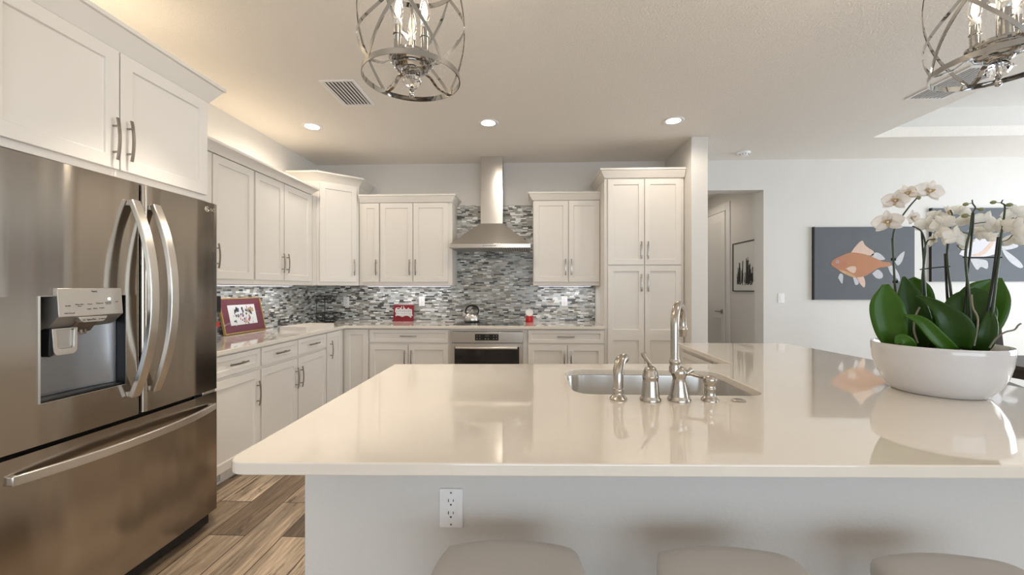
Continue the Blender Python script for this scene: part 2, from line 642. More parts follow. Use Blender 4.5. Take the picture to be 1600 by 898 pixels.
# ceiling with the raised tray over the dining area
TX0, TX1, TY0, TY1, TZ = 3.46, 6.5, 0.6, 4.30, 3.12
mb = MB()
mb.box(LW - .15, TX0, -4.6, 5.2, CE, CE + .1)
mb.box(TX1, 7.2, -4.6, 5.2, CE, CE + .1)
mb.box(TX0, TX1, -4.6, TY0, CE, CE + .1)
mb.box(TX0, TX1, TY1, 5.2, CE, CE + .1)
struct('ceiling', mb, CEILP, smooth=False)
mb = MB()
mb.box(TX0 - .05, TX0, TY0, TY1, CE + .1, TZ); mb.box(TX1, TX1 + .05, TY0, TY1, CE + .1, TZ)
mb.box(TX0 - .05, TX1 + .05, TY0 - .05, TY0, CE + .1, TZ); mb.box(TX0 - .05, TX1 + .05, TY1, TY1 + .05, CE + .1, TZ)
mb.box(TX0 - .05, TX1 + .05, TY0 - .05, TY1 + .05, TZ, TZ + .06)
struct('ceiling_tray', mb, PAINT, smooth=False)
struct('wall_left', MB().box(LW - .15, LW, -4.6, BW + .2, 0, CE), PAINT, smooth=False)
struct('wall_back', MB().box(LW, 1.788, BW, BW + .2, 0, CE), PAINT, smooth=False)
struct('wall_wing', MB().box(1.625, 1.788, 4.20, BW, 0, CE), PAINT, smooth=False, bevel=.006)
mb = MB()
DX0, DX1, DZ = 1.86, 2.773, 2.475
mb.box(1.788, DX0, BW, BW + .2, 0, CE); mb.box(DX1, 7.0, BW, BW + .2, 0, CE); mb.box(DX0, DX1, BW, BW + .2, DZ, CE)
struct('wall_dining', mb, PAINT, smooth=False)
# hallway beyond the opening
struct('wall_hall_right', MB().box(2.88, 3.0, BW + .2, 7.4, 0, 2.75), PAINT, smooth=False)
struct('wall_hall_left', MB().box(1.65, 1.77, BW + .2, 7.4, 0, 2.75), PAINT, smooth=False)
struct('wall_hall_end', MB().box(1.65, 3.0, 7.3, 7.42, 0, 2.75), PAINT, smooth=False)
struct('ceiling_hall', MB().box(1.65, 3.0, BW + .2, 7.42, 2.75, 2.85), CEILP, smooth=False)
# right wall and rear wall with their glazed openings (outside the picture, they let the daylight in)
mb = MB()
mb.box(7.0, 7.15, -4.6, .95, 0, CE); mb.box(7.0, 7.15, 4.25, 5.2, 0, CE); mb.box(7.0, 7.15, .95, 4.25, 0, .5); mb.box(7.0, 7.15, .95, 4.25, 2.5, CE)
struct('wall_right', mb, PAINT, smooth=False)
mb = MB()
mb.box(LW, -.85, -4.6, -4.45, 0, CE); mb.box(5.25, 7.0, -4.6, -4.45, 0, CE); mb.box(-.85, 5.25, -4.6, -4.45, 2.42, CE)
struct('wall_rear', mb, PAINT, smooth=False)
mb = MB()
for x in (-.85, 1.15, 3.2, 5.19):
    mb.box(x, x + .06, -4.58, -4.5, 0, 2.42)
mb.box(-.85, 5.25, -4.58, -4.5, 2.36, 2.42); mb.box(-.85, 5.25, -4.58, -4.5, 0, .05)
struct('window_1', mb, TRIM, smooth=False)
mb = MB()
for y in (.95, 2.57, 4.19):
    mb.box(7.03, 7.11, y, y + .06, .5, 2.5)
mb.box(7.03, 7.11, .95, 4.25, 2.44, 2.5); mb.box(7.03, 7.11, .95, 4.25, .5, .56)
struct('window_2', mb, TRIM, smooth=False)
mb = MB()
mb.box(DX1, 7.0, BW - .014, BW, 0, .13)
struct('baseboard_dining', mb, TRIM, bevel=.004)
# mosaic backsplash: back wall panel, taller behind the hood, and the left wall
mb = MB()
mb.box(LW + .008, .795, BW - .008, BW, .915, 1.36)
mb.box(-.875, .055, BW - .008, BW, 1.36, 2.315)
mb.box(LW, LW + .008, 2.25, BW, .915, 1.36)
tag(struct('wall_backsplash', mb, MOSAIC, smooth=False), 'grey glass mosaic tile backsplash')
# hallway door in its casing
mb = MB()
mb.box(2.862, 2.88, 6.02, 6.13, 0, 2.56); mb.box(2.862, 2.88, 6.97, 7.08, 0, 2.56); mb.box(2.862, 2.88, 6.13, 6.97, 2.45, 2.56)
struct('trim_1', mb, TRIM, bevel=.004)


def shaker(mb, x0, x1, z0, z1, yf=-.02, rail=.056, dep=.0115, yb=0.0, sl=.003):
    a, b = rail, rail + sl
    v = [(x0, yb, z0), (x1, yb, z0), (x1, yb, z1), (x0, yb, z1),
         (x0, yf, z0), (x1, yf, z0), (x1, yf, z1), (x0, yf, z1),
         (x0 + a, yf, z0 + a), (x1 - a, yf, z0 + a), (x1 - a, yf, z1 - a), (x0 + a, yf, z1 - a),
         (x0 + b, yf + dep, z0 + b), (x1 - b, yf + dep, z0 + b), (x1 - b, yf + dep, z1 - b), (x0 + b, yf + dep, z1 - b)]
    f = [(0, 3, 2, 1)]
    for i in range(4):
        j = (i + 1) % 4
        f += [(i, j, 4 + j, 4 + i), (4 + i, 4 + j, 8 + j, 8 + i), (8 + i, 8 + j, 12 + j, 12 + i)]
    f.append((12, 13, 14, 15))
    mb.add(v, f)


door = thing('door_1', None, None, (2.868, 6.95, 0), R(-90))
door['kind'] = 'structure'
mb = MB()
for z0, z1 in ((0.01, 1.06), (0.92, 2.44)):
    pass
mb.box(0, .80, .003, .03, .01, 2.44)
mb2 = MB(); shaker(mb2, 0, .80, 1.0, 2.44, -.014, .12, .009, .003, .02); shaker(mb2, 0, .80, .01, 1.0, -.014, .12, .009, .003, .02)
mb.build('door_leaf', TRIM, door)
mb2.build('door_panel', TRIM, door, bevel=.003)
mb = MB()
mb.box(.70, .752, -.024, -.012, .94, 1.0)
mb.tube([(.726, -.02, .97), (.726, -.06, .97)], .011)
mb.tube([(.73, -.06, .97), (.68, -.062, .97), (.60, -.06, .968)], .010)
mb.build('door_handle', PULL, door, bevel=.002)

# ------------------------------------------------------------------ cabinets


def pull(parent, x, z, L=.18, vertical=True, y=-.02, name='handle'):
    """arched bar pull on two posts"""
    mb = MB()
    pts, n = [], 14
    for i in range(n + 1):
        s = -1 + 2 * i / n
        pr = y - .020 - .010 * (1 - s * s)
        pts.append((x, pr, z + s * L / 2) if vertical else (x + s * L / 2, pr, z))
    mb.tube(pts, .005, sq=(.011, .006), up=lambda i: (0, -1, 0))
    for s in (-.62, .62):
        a = (x, y + .001, z + s * L / 2) if vertical else (x + s * L / 2, y + .001, z)
        mb.tube([a, (a[0], y - .025, a[2])], .0048, 8)
    return mb.build(name, PULL, parent)


def cabinet(name, label, loc, rz, w, d, z0, z1, doors=(), drawers=(), toe=False, hollow=False, cat='cabinet', group=None):
    """local frame: width along +x from 0, face frame at y=0, room on the -y side"""
    t = thing(name, label, cat, loc, rz, group)
    mb = MB()
    zb = .105 if toe else z0
    if hollow:
        mb.box(0, .018, 0, d, zb, z1); mb.box(w - .018, w, 0, d, zb, z1); mb.box(.018, w - .018, 0, d, zb, zb + .018)
        mb.box(.018, w - .018, d - .012, d, zb + .018, z1); mb.box(.018, w - .018, 0, .018, z1 - .12, z1)
    else:
        mb.box(0, w, 0, d, zb, z1)
    mb.build('carcass', CAB, t, bevel=.0015)
    if toe:
        MB().box(0, w, .075, .09, 0.002, zb).build('toe_kick', CAB, t)
    for x0, x1, a, b, h in doors:
        mb = MB(); shaker(mb, x0, x1, a, b)
        if h and h[0] == 'mid':           # tall door with a middle rail
            zm = h[1]; h = h[2]
            mb = MB(); shaker(mb, x0, x1, a, zm); shaker(mb, x0, x1, zm, b)
        dd = mb.build('door', CAB, t, bevel=.0018)
        if h:
            pull(dd, h[0], h[1])
    for x0, x1, a, b in drawers:
        mb = MB(); shaker(mb, x0, x1, a, b, rail=.036)
        dd = mb.build('drawer', CAB, t, bevel=.0018)
        pull(dd, (x0 + x1) / 2, (a + b) / 2, .18, False)
    return t


def crown_mb(path, z0, h=.088, proj=.068):
    """mitred crown moulding; the room is on the right hand of the path"""
    prof = [(-.02, z0), (.004, z0), (.012, z0 + .012), (proj - .01, z0 + h - .022), (proj, z0 + h - .018), (proj, z0 + h), (-.02, z0 + h)]
    mb = MB()
    P = [Vector(p) for p in path]
    k, q = len(P), len(prof)
    v, f = [], []
    for i in range(k):
        d0 = (P[i] - P[i - 1]).normalized() if i > 0 else (P[1] - P[0]).normalized()
        d1 = (P[i + 1] - P[i]).normalized() if i < k - 1 else d0
        n0, n1 = Vector((d0.y, -d0.x)), Vector((d1.y, -d1.x))
        b = (n0 + n1).normalized()
        sc = 1 / max(.3, b.dot(n0))
        for o, z in prof:
            v.append((P[i].x + b.x * o * sc, P[i].y + b.y * o * sc, z))
    for i in range(k - 1):
        for j in range(q):
            j2 = (j + 1) % q
            f.append((i * q + j, i * q + j2, (i + 1) * q + j2, (i + 1) * q + j))
    f += [tuple(range(q)), tuple((k - 1) * q + j for j in range(q))[::-1]]
    mb.add(v, f)
    return mb


RL = R(90)        # units on the left wall face +x
# --- cabinet over the refrigerator
FX = -1.80
t = cabinet('wall_cabinet', 'deep two-door white cabinet directly above the stainless refrigerator', (FX, 1.26, 0), RL, .985, .80, 1.80, 2.36,
            doors=[(.015, .470, 1.83, 2.345, (.443, 1.955)), (.476, .965, 1.83, 2.345, (.506, 1.965))])
crown_mb([(FX - .0, 1.0), (FX, 2.25), (LW + .02, 2.25)], 2.355, .10, .062).build('crown', CAB, t, world=False).matrix_local = \
    Matrix.Rotation(-RL, 4, 'Z') @ Matrix.Translation((-FX, -1.26, 0))
MB().box(.994, 1.008, .01, .79, 0, 1.80).build('side_panel', CAB, t)
# --- left run of wall cabinets
UX = -2.29        # face frame; doors stand 2 cm proud
t = cabinet('wall_cabinet', 'two-door white wall cabinet over the red-matted picture, beside the refrigerator', (UX, 2.272, 0), RL, 1.071, .315, 1.345, 2.30,
            doors=[(.05, .604, 1.385, 2.285, (.575, 1.55)), (.614, 1.058, 1.385, 2.285, (.645, 1.55))])
t = cabinet('wall_cabinet', 'two-door white wall cabinet above the white album, next to the corner cabinet', (UX, 3.345, 0), RL, .945, .315, 1.345, 2.30,
            doors=[(.008, .405, 1.385, 2.285, (.375, 1.545)), (.417, .885, 1.385, 2.285, (.448, 1.545))])
mb = crown_mb([(UX + .02, 2.272), (UX + .02, 4.235), (LW + .03, 4.235)], 2.292, .075, .058)
tag(mb.build('crown_molding', CAB, loc=(UX, 3.25, 2.3)), 'white crown molding along the left wall cabinets', 'molding')
# --- diagonal corner wall cabinet
CL, CR = (-2.275, 4.365), (-1.945, 4.665)
ang = math.atan2(CR[1] - CL[1], CR[0] - CL[0])
wd = math.hypot(CR[0] - CL[0], CR[1] - CL[1])
t = thing('corner_cabinet', 'tall diagonal white wall cabinet in the corner, higher than its neighbours', 'cabinet', (CL[0], CL[1], 0), ang)
Mi = Matrix.Rotation(-ang, 4, 'Z') @ Matrix.Translation((-CL[0], -CL[1], 0))
o = MB().prism([CL, CR, (CR[0], BW - .01), (LW + .01, BW - .01), (LW + .01, CL[1])], 'z', 1.345, 2.48).build('carcass', CAB, t, bevel=.0015)
o.matrix_local = Mi
mb = MB(); shaker(mb, .022, wd - .03, 1.385, 2.455)
dd = mb.build('door', CAB, t, bevel=.0018)
pull(dd, wd - .062, 1.55)
o = crown_mb([(LW + .02, CL[1]), CL, CR, (CR[0], BW - .01)], 2.475, .092, .066).build('crown', CAB, t)
o.matrix_local = Mi
tag(MB().box(UX - .02, UX + .005, 4.295, 4.362, 1.345, 2.30).build('filler_strip', CAB, loc=(UX, 4.32, 1.345)), 'slim white filler between left wall cabinets and the corner cabinet', 'panel')
# --- back wall cabinets
UY = 4.67
t = cabinet('wall_cabinet', 'narrow single-door white wall cabinet right of the corner cabinet', (-1.940, UY, 0), 0, .240, .32, 1.345, 2.30,
            doors=[(.033, .233, 1.385, 2.283, (.205, 1.55))])
t = cabinet('wall_cabinet', 'two-door white wall cabinet between the narrow cabinet and the range hood', (-1.699, UY, 0), 0, .830, .32, 1.345, 2.30,
            doors=[(.008, .380, 1.385, 2.283, (.350, 1.55)), (.388, .786, 1.385, 2.283, (.418, 1.55))])
mb = crown_mb([(-1.925, UY - .02), (-.867, UY - .02), (-.867, BW - .012)], 2.288, .085, .05)
tag(mb.build('crown_molding', CAB, loc=(-1.4, UY, 2.3)), 'white crown molding over the cabinets left of the range hood', 'molding')
t = cabinet('wall_cabinet', 'two-door white wall cabinet between the range hood and the pantry', (.050, UY, 0), 0, .745, .32, 1.345, 2.31,
            doors=[(.008, .391, 1.385, 2.295, (.362, 1.55)), (.398, .742, 1.385, 2.295, (.428, 1.55))])
o = crown_mb([(.048, BW - .012), (.048, UY - .02), (.795, UY - .02)], 2.30, .085, .05).build('crown', CAB, t)
o.location = (-.050, -UY, 0)
# --- pantry
t = cabinet('pantry_cabinet', 'tall four-door white pantry against the wing wall', (.797, 4.39, 0), 0, .823, .60, .105, 2.475,
            doors=[(.034, .409, 1.56, 2.455, (.378, 1.71)), (.416, .790, 1.56, 2.455, (.447, 1.71)),
                   (.034, .409, .12, 1.548, ('mid', .825, (.378, 1.37))), (.416, .790, .12, 1.548, ('mid', .825, (.447, 1.37)))], toe=True, cat='pantry cabinet')
o = crown_mb([(.797, BW - .01), (.797, 4.37), (1.618, 4.37)], 2.468, .09, .055).build('crown', CAB, t)
o.location = (-.797, -4.39, 0)
# --- base cabinets, left run
BX = -2.0
t = cabinet('base_cabinet', 'white base cabinet with one drawer over one door, next to the refrigerator', (BX, 2.272, 0), RL, .712, .605, 0, .885,
            doors=[(.22, .704, .12, .715, (.665, .55))], drawers=[(.22, .704, .738, .872)], toe=True)
mb = MB()
mb.box(.33, .43, .068, .075, .02, .088)
for k in range(5):
    mb.m(1).box(.338, .422, .066, .068, .028 + k * .011, .033 + k * .011)
tag(mb.build('toe_kick_vent', [WHITEP, GREYP], t), 'small white slotted register')
t = cabinet('base_cabinet', 'white base cabinet with two drawers over two doors, under the white album', (BX, 2.986, 0), RL, .995, .605, 0, .885,
            doors=[(.008, .484, .12, .715, (.455, .55)), (.497, .985, .12, .715, (.527, .55))], drawers=[(.008, .484, .738, .872), (.497, .985, .738, .872)], toe=True)
t = thing('corner_base_cabinet', 'white corner base cabinet with two doors meeting at the inside corner', 'cabinet', (BX, 4.39, 0), 0)
mb = MB()
mb.prism([(0, -.405), (0, 0), (.288, 0), (.288, .60), (-.60, .60), (-.60, -.405)], 'z', .105, .885)
mb.build('carcass', CAB, t, bevel=.0015)
MB().prism([(-.075, -.405), (-.075, .075), (.288, .075), (.288, .09), (-.09, .09), (-.09, -.405)], 'z', .002, .105).build('toe_kick', CAB, t)
mb = MB(); shaker(mb, 0, .300, .12, .872)
dd = mb.build('door', CAB, t, bevel=.0018); pull(dd, .062, .70)
dd.matrix_local = Matrix.Translation((0, -.398, 0)) @ Matrix.Rotation(RL, 4, 'Z')
mb = MB(); shaker(mb, .022, .278, .12, .872)
dd = mb.build('door', CAB, t, bevel=.0018)
# --- base cabinets, back run
BY = 4.39
t = cabinet('base_cabinet', 'white base cabinet with wide drawer between corner cabinet and oven', (-1.710, BY, 0), 0, .872, .60, 0, .885,
            doors=[(.006, .420, .12, .712, (.389, .565)), (.428, .856, .12, .712, (.459, .565))], drawers=[(.006, .856, .735, .872)], toe=True)
t = thing('oven_cabinet', 'white cabinet surround framing the wall oven under the cooktop', 'cabinet', (-.836, BY, 0))
mb = MB()
mb.box(0, .012, -.002, .60, .105, .885); mb.box(.776, .82, -.002, .60, .105, .885); mb.box(.012, .776, -.002, .60, .858, .885); mb.box(.012, .776, -.002, .60, .105, .15)
mb.build('carcass', CAB, t)
MB().box(0, .82, .075, .09, .002, .105).build('toe_kick', CAB, t)
t = cabinet('base_cabinet', 'white base cabinet with wide drawer between the oven and the pantry', (-.014, BY, 0), 0, .809, .60, 0, .885,
            doors=[(.010, .418, .12, .712, (.388, .565)), (.426, .800, .12, .712, (.457, .565))], drawers=[(.010, .800, .735, .872)], toe=True)
# --- peninsula: knee wall and cabinets
mb = MB()
mb.box(-.69, 2.0, 1.25, 1.36, 0, .884)
struct('wall_peninsula', mb, PAINT, smooth=False)
struct('wall_peninsula_arm', MB().box(1.76, 1.86, 1.36, 3.04, 0, .884), PAINT, smooth=False)
struct('baseboard_peninsula', MB().box(-.70, 2.0, 1.238, 1.25, 0, .13), TRIM, bevel=.003)
cabinet('base_cabinet', 'white base cabinet at the free end of the peninsula, facing the range', (.055, 2.12, 0), R(180), .745, .755, 0, .885,
        doors=[(.01, .36, .12, .715, (.33, .60)), (.37, .735, .12, .715, (.40, .60))], drawers=[(.01, .735, .738, .872)], toe=True)
cabinet('sink_cabinet', 'white two-door cabinet under the peninsula sink, facing the range', (1.0, 2.12, 0), R(180), .94, .755, 0, .880,
        doors=[(.01, .465, .12, .87, (.435, .70)), (.475, .93, .12, .87, (.505, .70))], toe=True, hollow=True)
cabinet('base_cabinet', 'white base cabinet under the short arm of the peninsula counter', (1.115, 3.03, 0), R(-90), .83, .64, 0, .885,
        doors=[(.015, .41, .12, .715, (.38, .60)), (.42, .815, .12, .715, (.45, .60))], drawers=[(.015, .815, .738, .862)], toe=True)

# ------------------------------------------------------------------ worktops
sink_o = round_poly([(.172, 1.573), (.895, 1.573), (.895, 2.060), (.172, 2.060)], [.09, .09, .12, .12], 8)
outer = round_poly([(-.703, .922), (2.06, 1.005), (1.985, 1.76), (1.875, 2.95), (1.845, 3.075), (1.085, 3.075), (1.080, 2.235), (-.706, 2.155)],
                   [.05, .03, .0, .06, .06, .012, .01, .012], 7)
isl = slab('peninsula_worktop', outer, [sink_o], .885, .915, .004, QUARTZ)
tag(isl, 'large cream quartz L-shaped peninsula worktop with the sink cut into it', 'worktop')
lw = slab('kitchen_worktop', round_poly([(LW + .009, 2.27), (-1.962, 2.27), (-1.962, 4.345), (.795, 4.345), (.795, BW - .009), (LW + .009, BW - .009)], [0, 0, .012, 0, 0, 0], 4), [], .885, .915, .004, QUARTZ)
tag(lw, 'cream quartz worktop running along the left and back walls', 'worktop')

# ------------------------------------------------------------------ undermount sink
t = thing('sink', 'stainless steel undermount sink set in the peninsula worktop', 'sink', (.5335, 1.8165, .66))
mb = MB()
cx, cy = .5335, 1.8165


def ring(sx, sy, z):
    return [(cx + (x - cx) * sx, cy + (y - cy) * sy, z) for x, y in sink_o]


rings = [ring(1.05, 1.05, .884), ring(1.012, 1.012, .884), ring(1.008, 1.008, .878), ring(.985, .98, .72), ring(.965, .95, .695), ring(.9, .86, .682), ring(.12, .17, .676)]
nn = len(sink_o)
v = [p for r_ in rings for p in r_]
f = [(i * nn + j, i * nn + (j + 1) % nn, (i + 1) * nn + (j + 1) % nn, (i + 1) * nn + j) for i in range(len(rings) - 1) for j in range(nn)]
f.append(tuple((len(rings) - 1) * nn + j for j in range(nn)))
mb.add(v, f)
mb.build('basin', STEEL2, t, world=True, angle=60, solid=.0015)
mb = MB(); mb.lathe([(.0, .678), (.03, .678), (.042, .682), (.045, .6815), (.046, .679)], (cx, cy, 0), 24)
mb.build('drain', CHROME, t, world=True)

# ------------------------------------------------------------------ faucet set
CT = .915
t = thing('side_sprayer', 'nickel side sprayer, first of the fittings along the sink from the free end', 'sprayer', (.322, 1.50, CT))
MB().lathe([(0, 0), (.030, 0), (.031, .006), (.024, .013), (.019, .020), (.0175, .028), (.020, .032), (.020, .038), (.016, .043), (0, .043)], n=28).build('base', NICKEL, t, angle=50)
mb = MB()
pts = catmull([(0, 0, .04), (0, .002, .075), (.003, .01, .105), (.014, .028, .132), (.030, .05, .140), (.036, .058, .137)], 5)
mb.tube(pts, [.0165 + .003 * math.sin(3.1 * i / (len(pts) - 1)) for i in range(len(pts))], 20)
mb.build('spray_head', NICKEL, t, angle=50)
t = thing('mixer_valve', 'nickel mixer lever on a bell base between sprayer and faucet', 'mixer lever', (.433, 1.49, CT))
MB().lathe([(0, 0), (.036, 0), (.037, .008), (.032, .014), (.031, .022), (.027, .07), (.026, .080), (.0285, .083), (.0285, .088), (.026, .092), (.024, .105), (.018, .118), (.009, .124), (0, .125)], n=32).build('body', NICKEL, t, angle=50)
mb = MB()
pts = catmull([(0, .004, .118), (-.004, .0, .132), (-.014, -.006, .145), (-.024, -.010, .158), (-.028, -.011, .17)], 5)
mb.tube(pts, [.009 - .0028 * math.sin(math.pi * i / (len(pts) - 1)) for i in range(len(pts))], 14)
mb.build('lever', NICKEL, t)
t = thing('faucet', 'tall nickel gooseneck faucet standing behind the sink', 'faucet', (.535, 1.495, CT))
MB().lathe([(0, 0), (.039, 0), (.040, .008), (.035, .014), (.034, .02), (.027, .05), (.021, .078), (.0225, .083), (.027, .094), (.0275, .105), (.023, .116), (.012, .122), (0, .123)], n=36).build('body', NICKEL, t, angle=50)
MB().lathe([(0, .10), (.0195, .10), (.0195, .118), (.017, .126), (.0165, .132), (.0195, .135), (.0195, .141), (.0165, .145), (.0165, .152), (0, .152)], (-.015, 0, 0), 30).build('collar', NICKEL, t, angle=50)
mb = MB()
dxy = Vector((.50, .866, 0)).normalized()
p0 = Vector((-.015, 0, 0))
pts = [p0 + Vector((0, 0, .145)), p0 + Vector((0, 0, .19)), p0 + Vector((0, 0, .235)), p0 + Vector((0, 0, .265))]
rad = .074
for i in range(1, 15):
    a = math.pi * i / 14
    pts.append(p0 + Vector((0, 0, .265)) + dxy * (rad - rad * math.cos(a)) + Vector((0, 0, rad * math.sin(a))))
pts.append(pts[-1] + Vector((0, 0, -.012)))
mb.tube(pts, .0145, 20)
mb.build('spout', NICKEL, t, angle=50)
e = pts[-1]
MB().lathe([(0, -.04), (.013, -.04), (.015, -.036), (.0155, -.018), (.0185, -.014), (.0185, -.006), (.0155, -.002), (.0155, .004), (0, .004)], tuple(e), 24).build('aerator', NICKEL, t, angle=50)
MB().lathe([(0, 0), (.008, 0), (.010, .006), (.007, .012), (.010, .02), (.0095, .026), (0, .028)], (.022, -.006, .098), 16, Matrix.Rotation(R(58), 3, 'Y')).build('finial', NICKEL, t, angle=50)
t = thing('soap_dispenser', 'short nickel soap dispenser beside the faucet', 'soap dispenser', (.645, 1.50, CT))
MB().lathe([(0, 0), (.030, 0), (.030, .005), (.022, .013), (.019, .022), (.0175, .038), (.0195, .041), (.0195, .045), (.0175, .048), (.0175, .058), (.020, .061), (.022, .066), (.024, .072), (.024, .079), (.021, .084), (.012, .087), (0, .0875)], n=28).build('body', NICKEL, t, angle=50)
mb = MB(); mb.tube([(0, 0, .074), (-.045, .05, .082), (-.072, .08, .086), (-.078, .087, .082)], [.007, .006, .0055, .005], 12)
mb.build('nozzle', NICKEL, t)
t = thing('air_switch', 'flat round nickel button set in the worktop past the soap dispenser', 'button', (.744, 1.497, CT))
MB().lathe([(0, 0), (.024, 0), (.0245, .002), (.021, .0045), (0, .0045)], n=28).build('base', NICKEL, t, angle=50)
MB().lathe([(0, .004), (.0135, .004), (.0125, .0065), (0, .007)], n=24).build('knob', NICKEL, t, angle=50)

# ------------------------------------------------------------------ refrigerator
FW = .977
fr = thing('refrigerator', 'large stainless french-door refrigerator with bottom freezer and water dispenser', 'refrigerator', (-1.74, 1.271, 0), RL)


def front_y(x):            # gently bowed door fronts
    s = (x - FW / 2) / (FW / 2)
    return -.012 * (1 - s * s)


def door_out(xa, xb, ra, rb, yb=.06, n=14):
    pts = [(xb, yb), (xa, yb)]
    for i in range(n + 1):
        x = xa + (xb - xa) * i / n
        y = front_y(x)
        if ra:
            d = (x - xa)
            if d < ra:
                y += ra - math.sqrt(max(0, ra * ra - (ra - d) ** 2))
        if rb:
            d = (xb - x)
            if d < rb:
                y += rb - math.sqrt(max(0, rb * rb - (rb - d) ** 2))
        pts.append((x, y))
    return pts


def prism_out(mb, xa, xb, z0, z1, ra=0, rb=0):
    # sample finely near rounded ends
    pts = [(xb, .06), (xa, .06)]
    xs = []
    if ra:
        xs += [xa + ra * (1 - math.cos(a * math.pi / 12)) for a in range(0, 7)]
    else:
        xs += [xa]
    xs += [xa + ra + (xb - rb - xa - ra) * i / 12 for i in range(1, 12)]
    if rb:
        xs += [xb - rb * (1 - math.cos(a * math.pi / 12)) for a in range(6, -1, -1)]
    else:
        xs += [xb]
    for x in xs:
        y = front_y(x)
        if ra and x - xa < ra:
            y += ra - math.sqrt(max(0, ra * ra - (ra - (x - xa)) ** 2))
        if rb and xb - x < rb:
            y += rb - math.sqrt(max(0, rb * rb - (rb - (xb - x)) ** 2))
        pts.append((x, y))
    mb.prism(pts, 'z', z0, z1)


MB().box(.004, FW - .004, .062, .84, .03, 1.765).build('carcass', GREYP, fr, bevel=.004)
mb = MB(); mb.box(.01, FW - .01, .055, .062, .06, 1.76); mb.box(.03, FW - .03, .03, .062, .02, .075)
mb.build('gasket', DARK, fr)
GX = .5125
DX_0, DX_1, DZ0, DZ1 = .125, .435, .905, 1.285          # dispenser opening in the left door
PX0, PX1, PZ0, PZ1 = .168, .407, 1.205, 1.315           # its control panel
mb = MB()
prism_out(mb, 0.0, GX - .004, .757, DZ0, .012, .022)
prism_out(mb, 0.0, GX - .004, DZ1, 1.78, .012, .022)
prism_out(mb, 0.0, DX_0, DZ0, DZ1, .012, 0)
prism_out(mb, DX_1, GX - .004, DZ0, DZ1, 0, .022)
ld = mb.build('door', STEEL, fr, angle=30)
mb = MB(); prism_out(mb, GX + .006, FW, .757, 1.78, .022, .012)
rd = mb.build('door', STEEL, fr, angle=30)
mb = MB(); prism_out(mb, 0, FW, .09, .740, .012, .012)
fz = mb.build('freezer_drawer', STEEL, fr, angle=30)
# hinge covers between doors and drawer
MB().box(.87, .96, .0, .05, .741, .756).build('hinge', SATIN, fr, bevel=.002)


def bow_handle(mb, x, z0, z1, bulge, w, th, lean):
    n = 22
    pts = []
    for i in range(n + 1):
        s = -1 + 2 * i / n
        pts.append((x + lean * (1 - s * s), -.024 - bulge * (1 - abs(s) ** 2.2), z0 + (z1 - z0) * i / n))
    mb.tube(pts, 1, sq=(w, th), up=lambda i: (0, -1, 0))
    for z in (z0 + .012, z1 - .012):
        mb.box(x - w * .42, x + w * .42, -.03, .0, z - .012, z + .012)


mb = MB(); bow_handle(mb, GX - .052, .845, 1.695, .088, .040, .021, 0)
mb.build('handle', SATIN, ld, bevel=.003)
mb = MB(); bow_handle(mb, GX + .050, .845, 1.695, .088, .040, .021, 0)
mb.build('handle', SATIN, rd, bevel=.003)
mb = MB()
pts = []
for i in range(25):
    s = -1 + 2 * i / 24
    x = FW / 2 + s * .448
    pts.append((x, front_y(x) - .012 - .058 * (1 - abs(s) ** 2.2), .668))
mb.tube(pts, 1, sq=(.034, .016), up=lambda i: (0, -1, 0))
for s in (-1, 1):
    x = FW / 2 + s * .438
    mb.box(x - .012, x + .012, -.02, .01, .653, .683)
mb.build('handle', SATIN, fz, bevel=.003)
# dispenser
dp = MB()
dp.box(DX_0, DX_1, .05, .058, DZ0, DZ1)                                       # back
dp.box(DX_0, DX_0 + .004, front_y(.12), .05, DZ0, DZ1)
dp.box(DX_1 - .004, DX_1, front_y(.43), .05, DZ0, DZ1)
dp.box(DX_0, DX_1, -.006, .05, DZ1 - .003, DZ1)
di = dp.build('dispenser_recess', DARK, ld)
mb = MB()
prof = [(DX_0 + .006, .046)] + [(DX_0 + .006 + (DX_1 - DX_0 - .012) * i / 16, .047 - .022 * max(0, (i / 16 - .45) / .55) ** 2) for i in range(17)] + [(DX_1 - .006, .049), (DX_0 + .006, .049)]
mb.prism(prof, 'z', DZ0 + .012, 1.19)
mb.build('dispenser_liner', GREYP, di, angle=40)
mb = MB(); mb.box(DX_0 + .005, DX_1 - .005, -.004, .046, DZ0, DZ0 + .010)
mb.build('drip_tray', DARK, di, bevel=.002)
mb = MB()
yq = front_y(.28) - .003
for x0, x1, z0, z1 in ((DX_0 - .0018, DX_0, DZ0 - .0018, DZ1), (DX_1, DX_1 + .0018, DZ0 - .0018, DZ1), (DX_0, DX_1, DZ0 - .0018, DZ0), (DX_0 - .0018, PX0 - .006, DZ1, DZ1 + .0018)):
    mb.box(x0, x1, yq, .0, z0, z1)
mb.build('bezel', SATIN, di)
mb = MB()
mb.prism([(-.030, PZ0 + .004), (-.022, PZ1), (.046, PZ1), (.046, PZ0 - .045), (.01, PZ0 - .032), (-.024, PZ0)], 'x', PX0, PX1)
cp = mb.build('control_panel', PANELM, di, bevel=.002)
# panel face leans a little: text sits just in front of it


def panel_text(s, x, z, size, name='lettering', m=PRINT):
    y = -.030 + (.008) * (z - PZ0 - .004) / (PZ1 - PZ0 - .004) - .0006
    o = text_obj(s, size, name, m, cp, (x, y, z), (R(90 - 4.2), 0, 0))
    return o


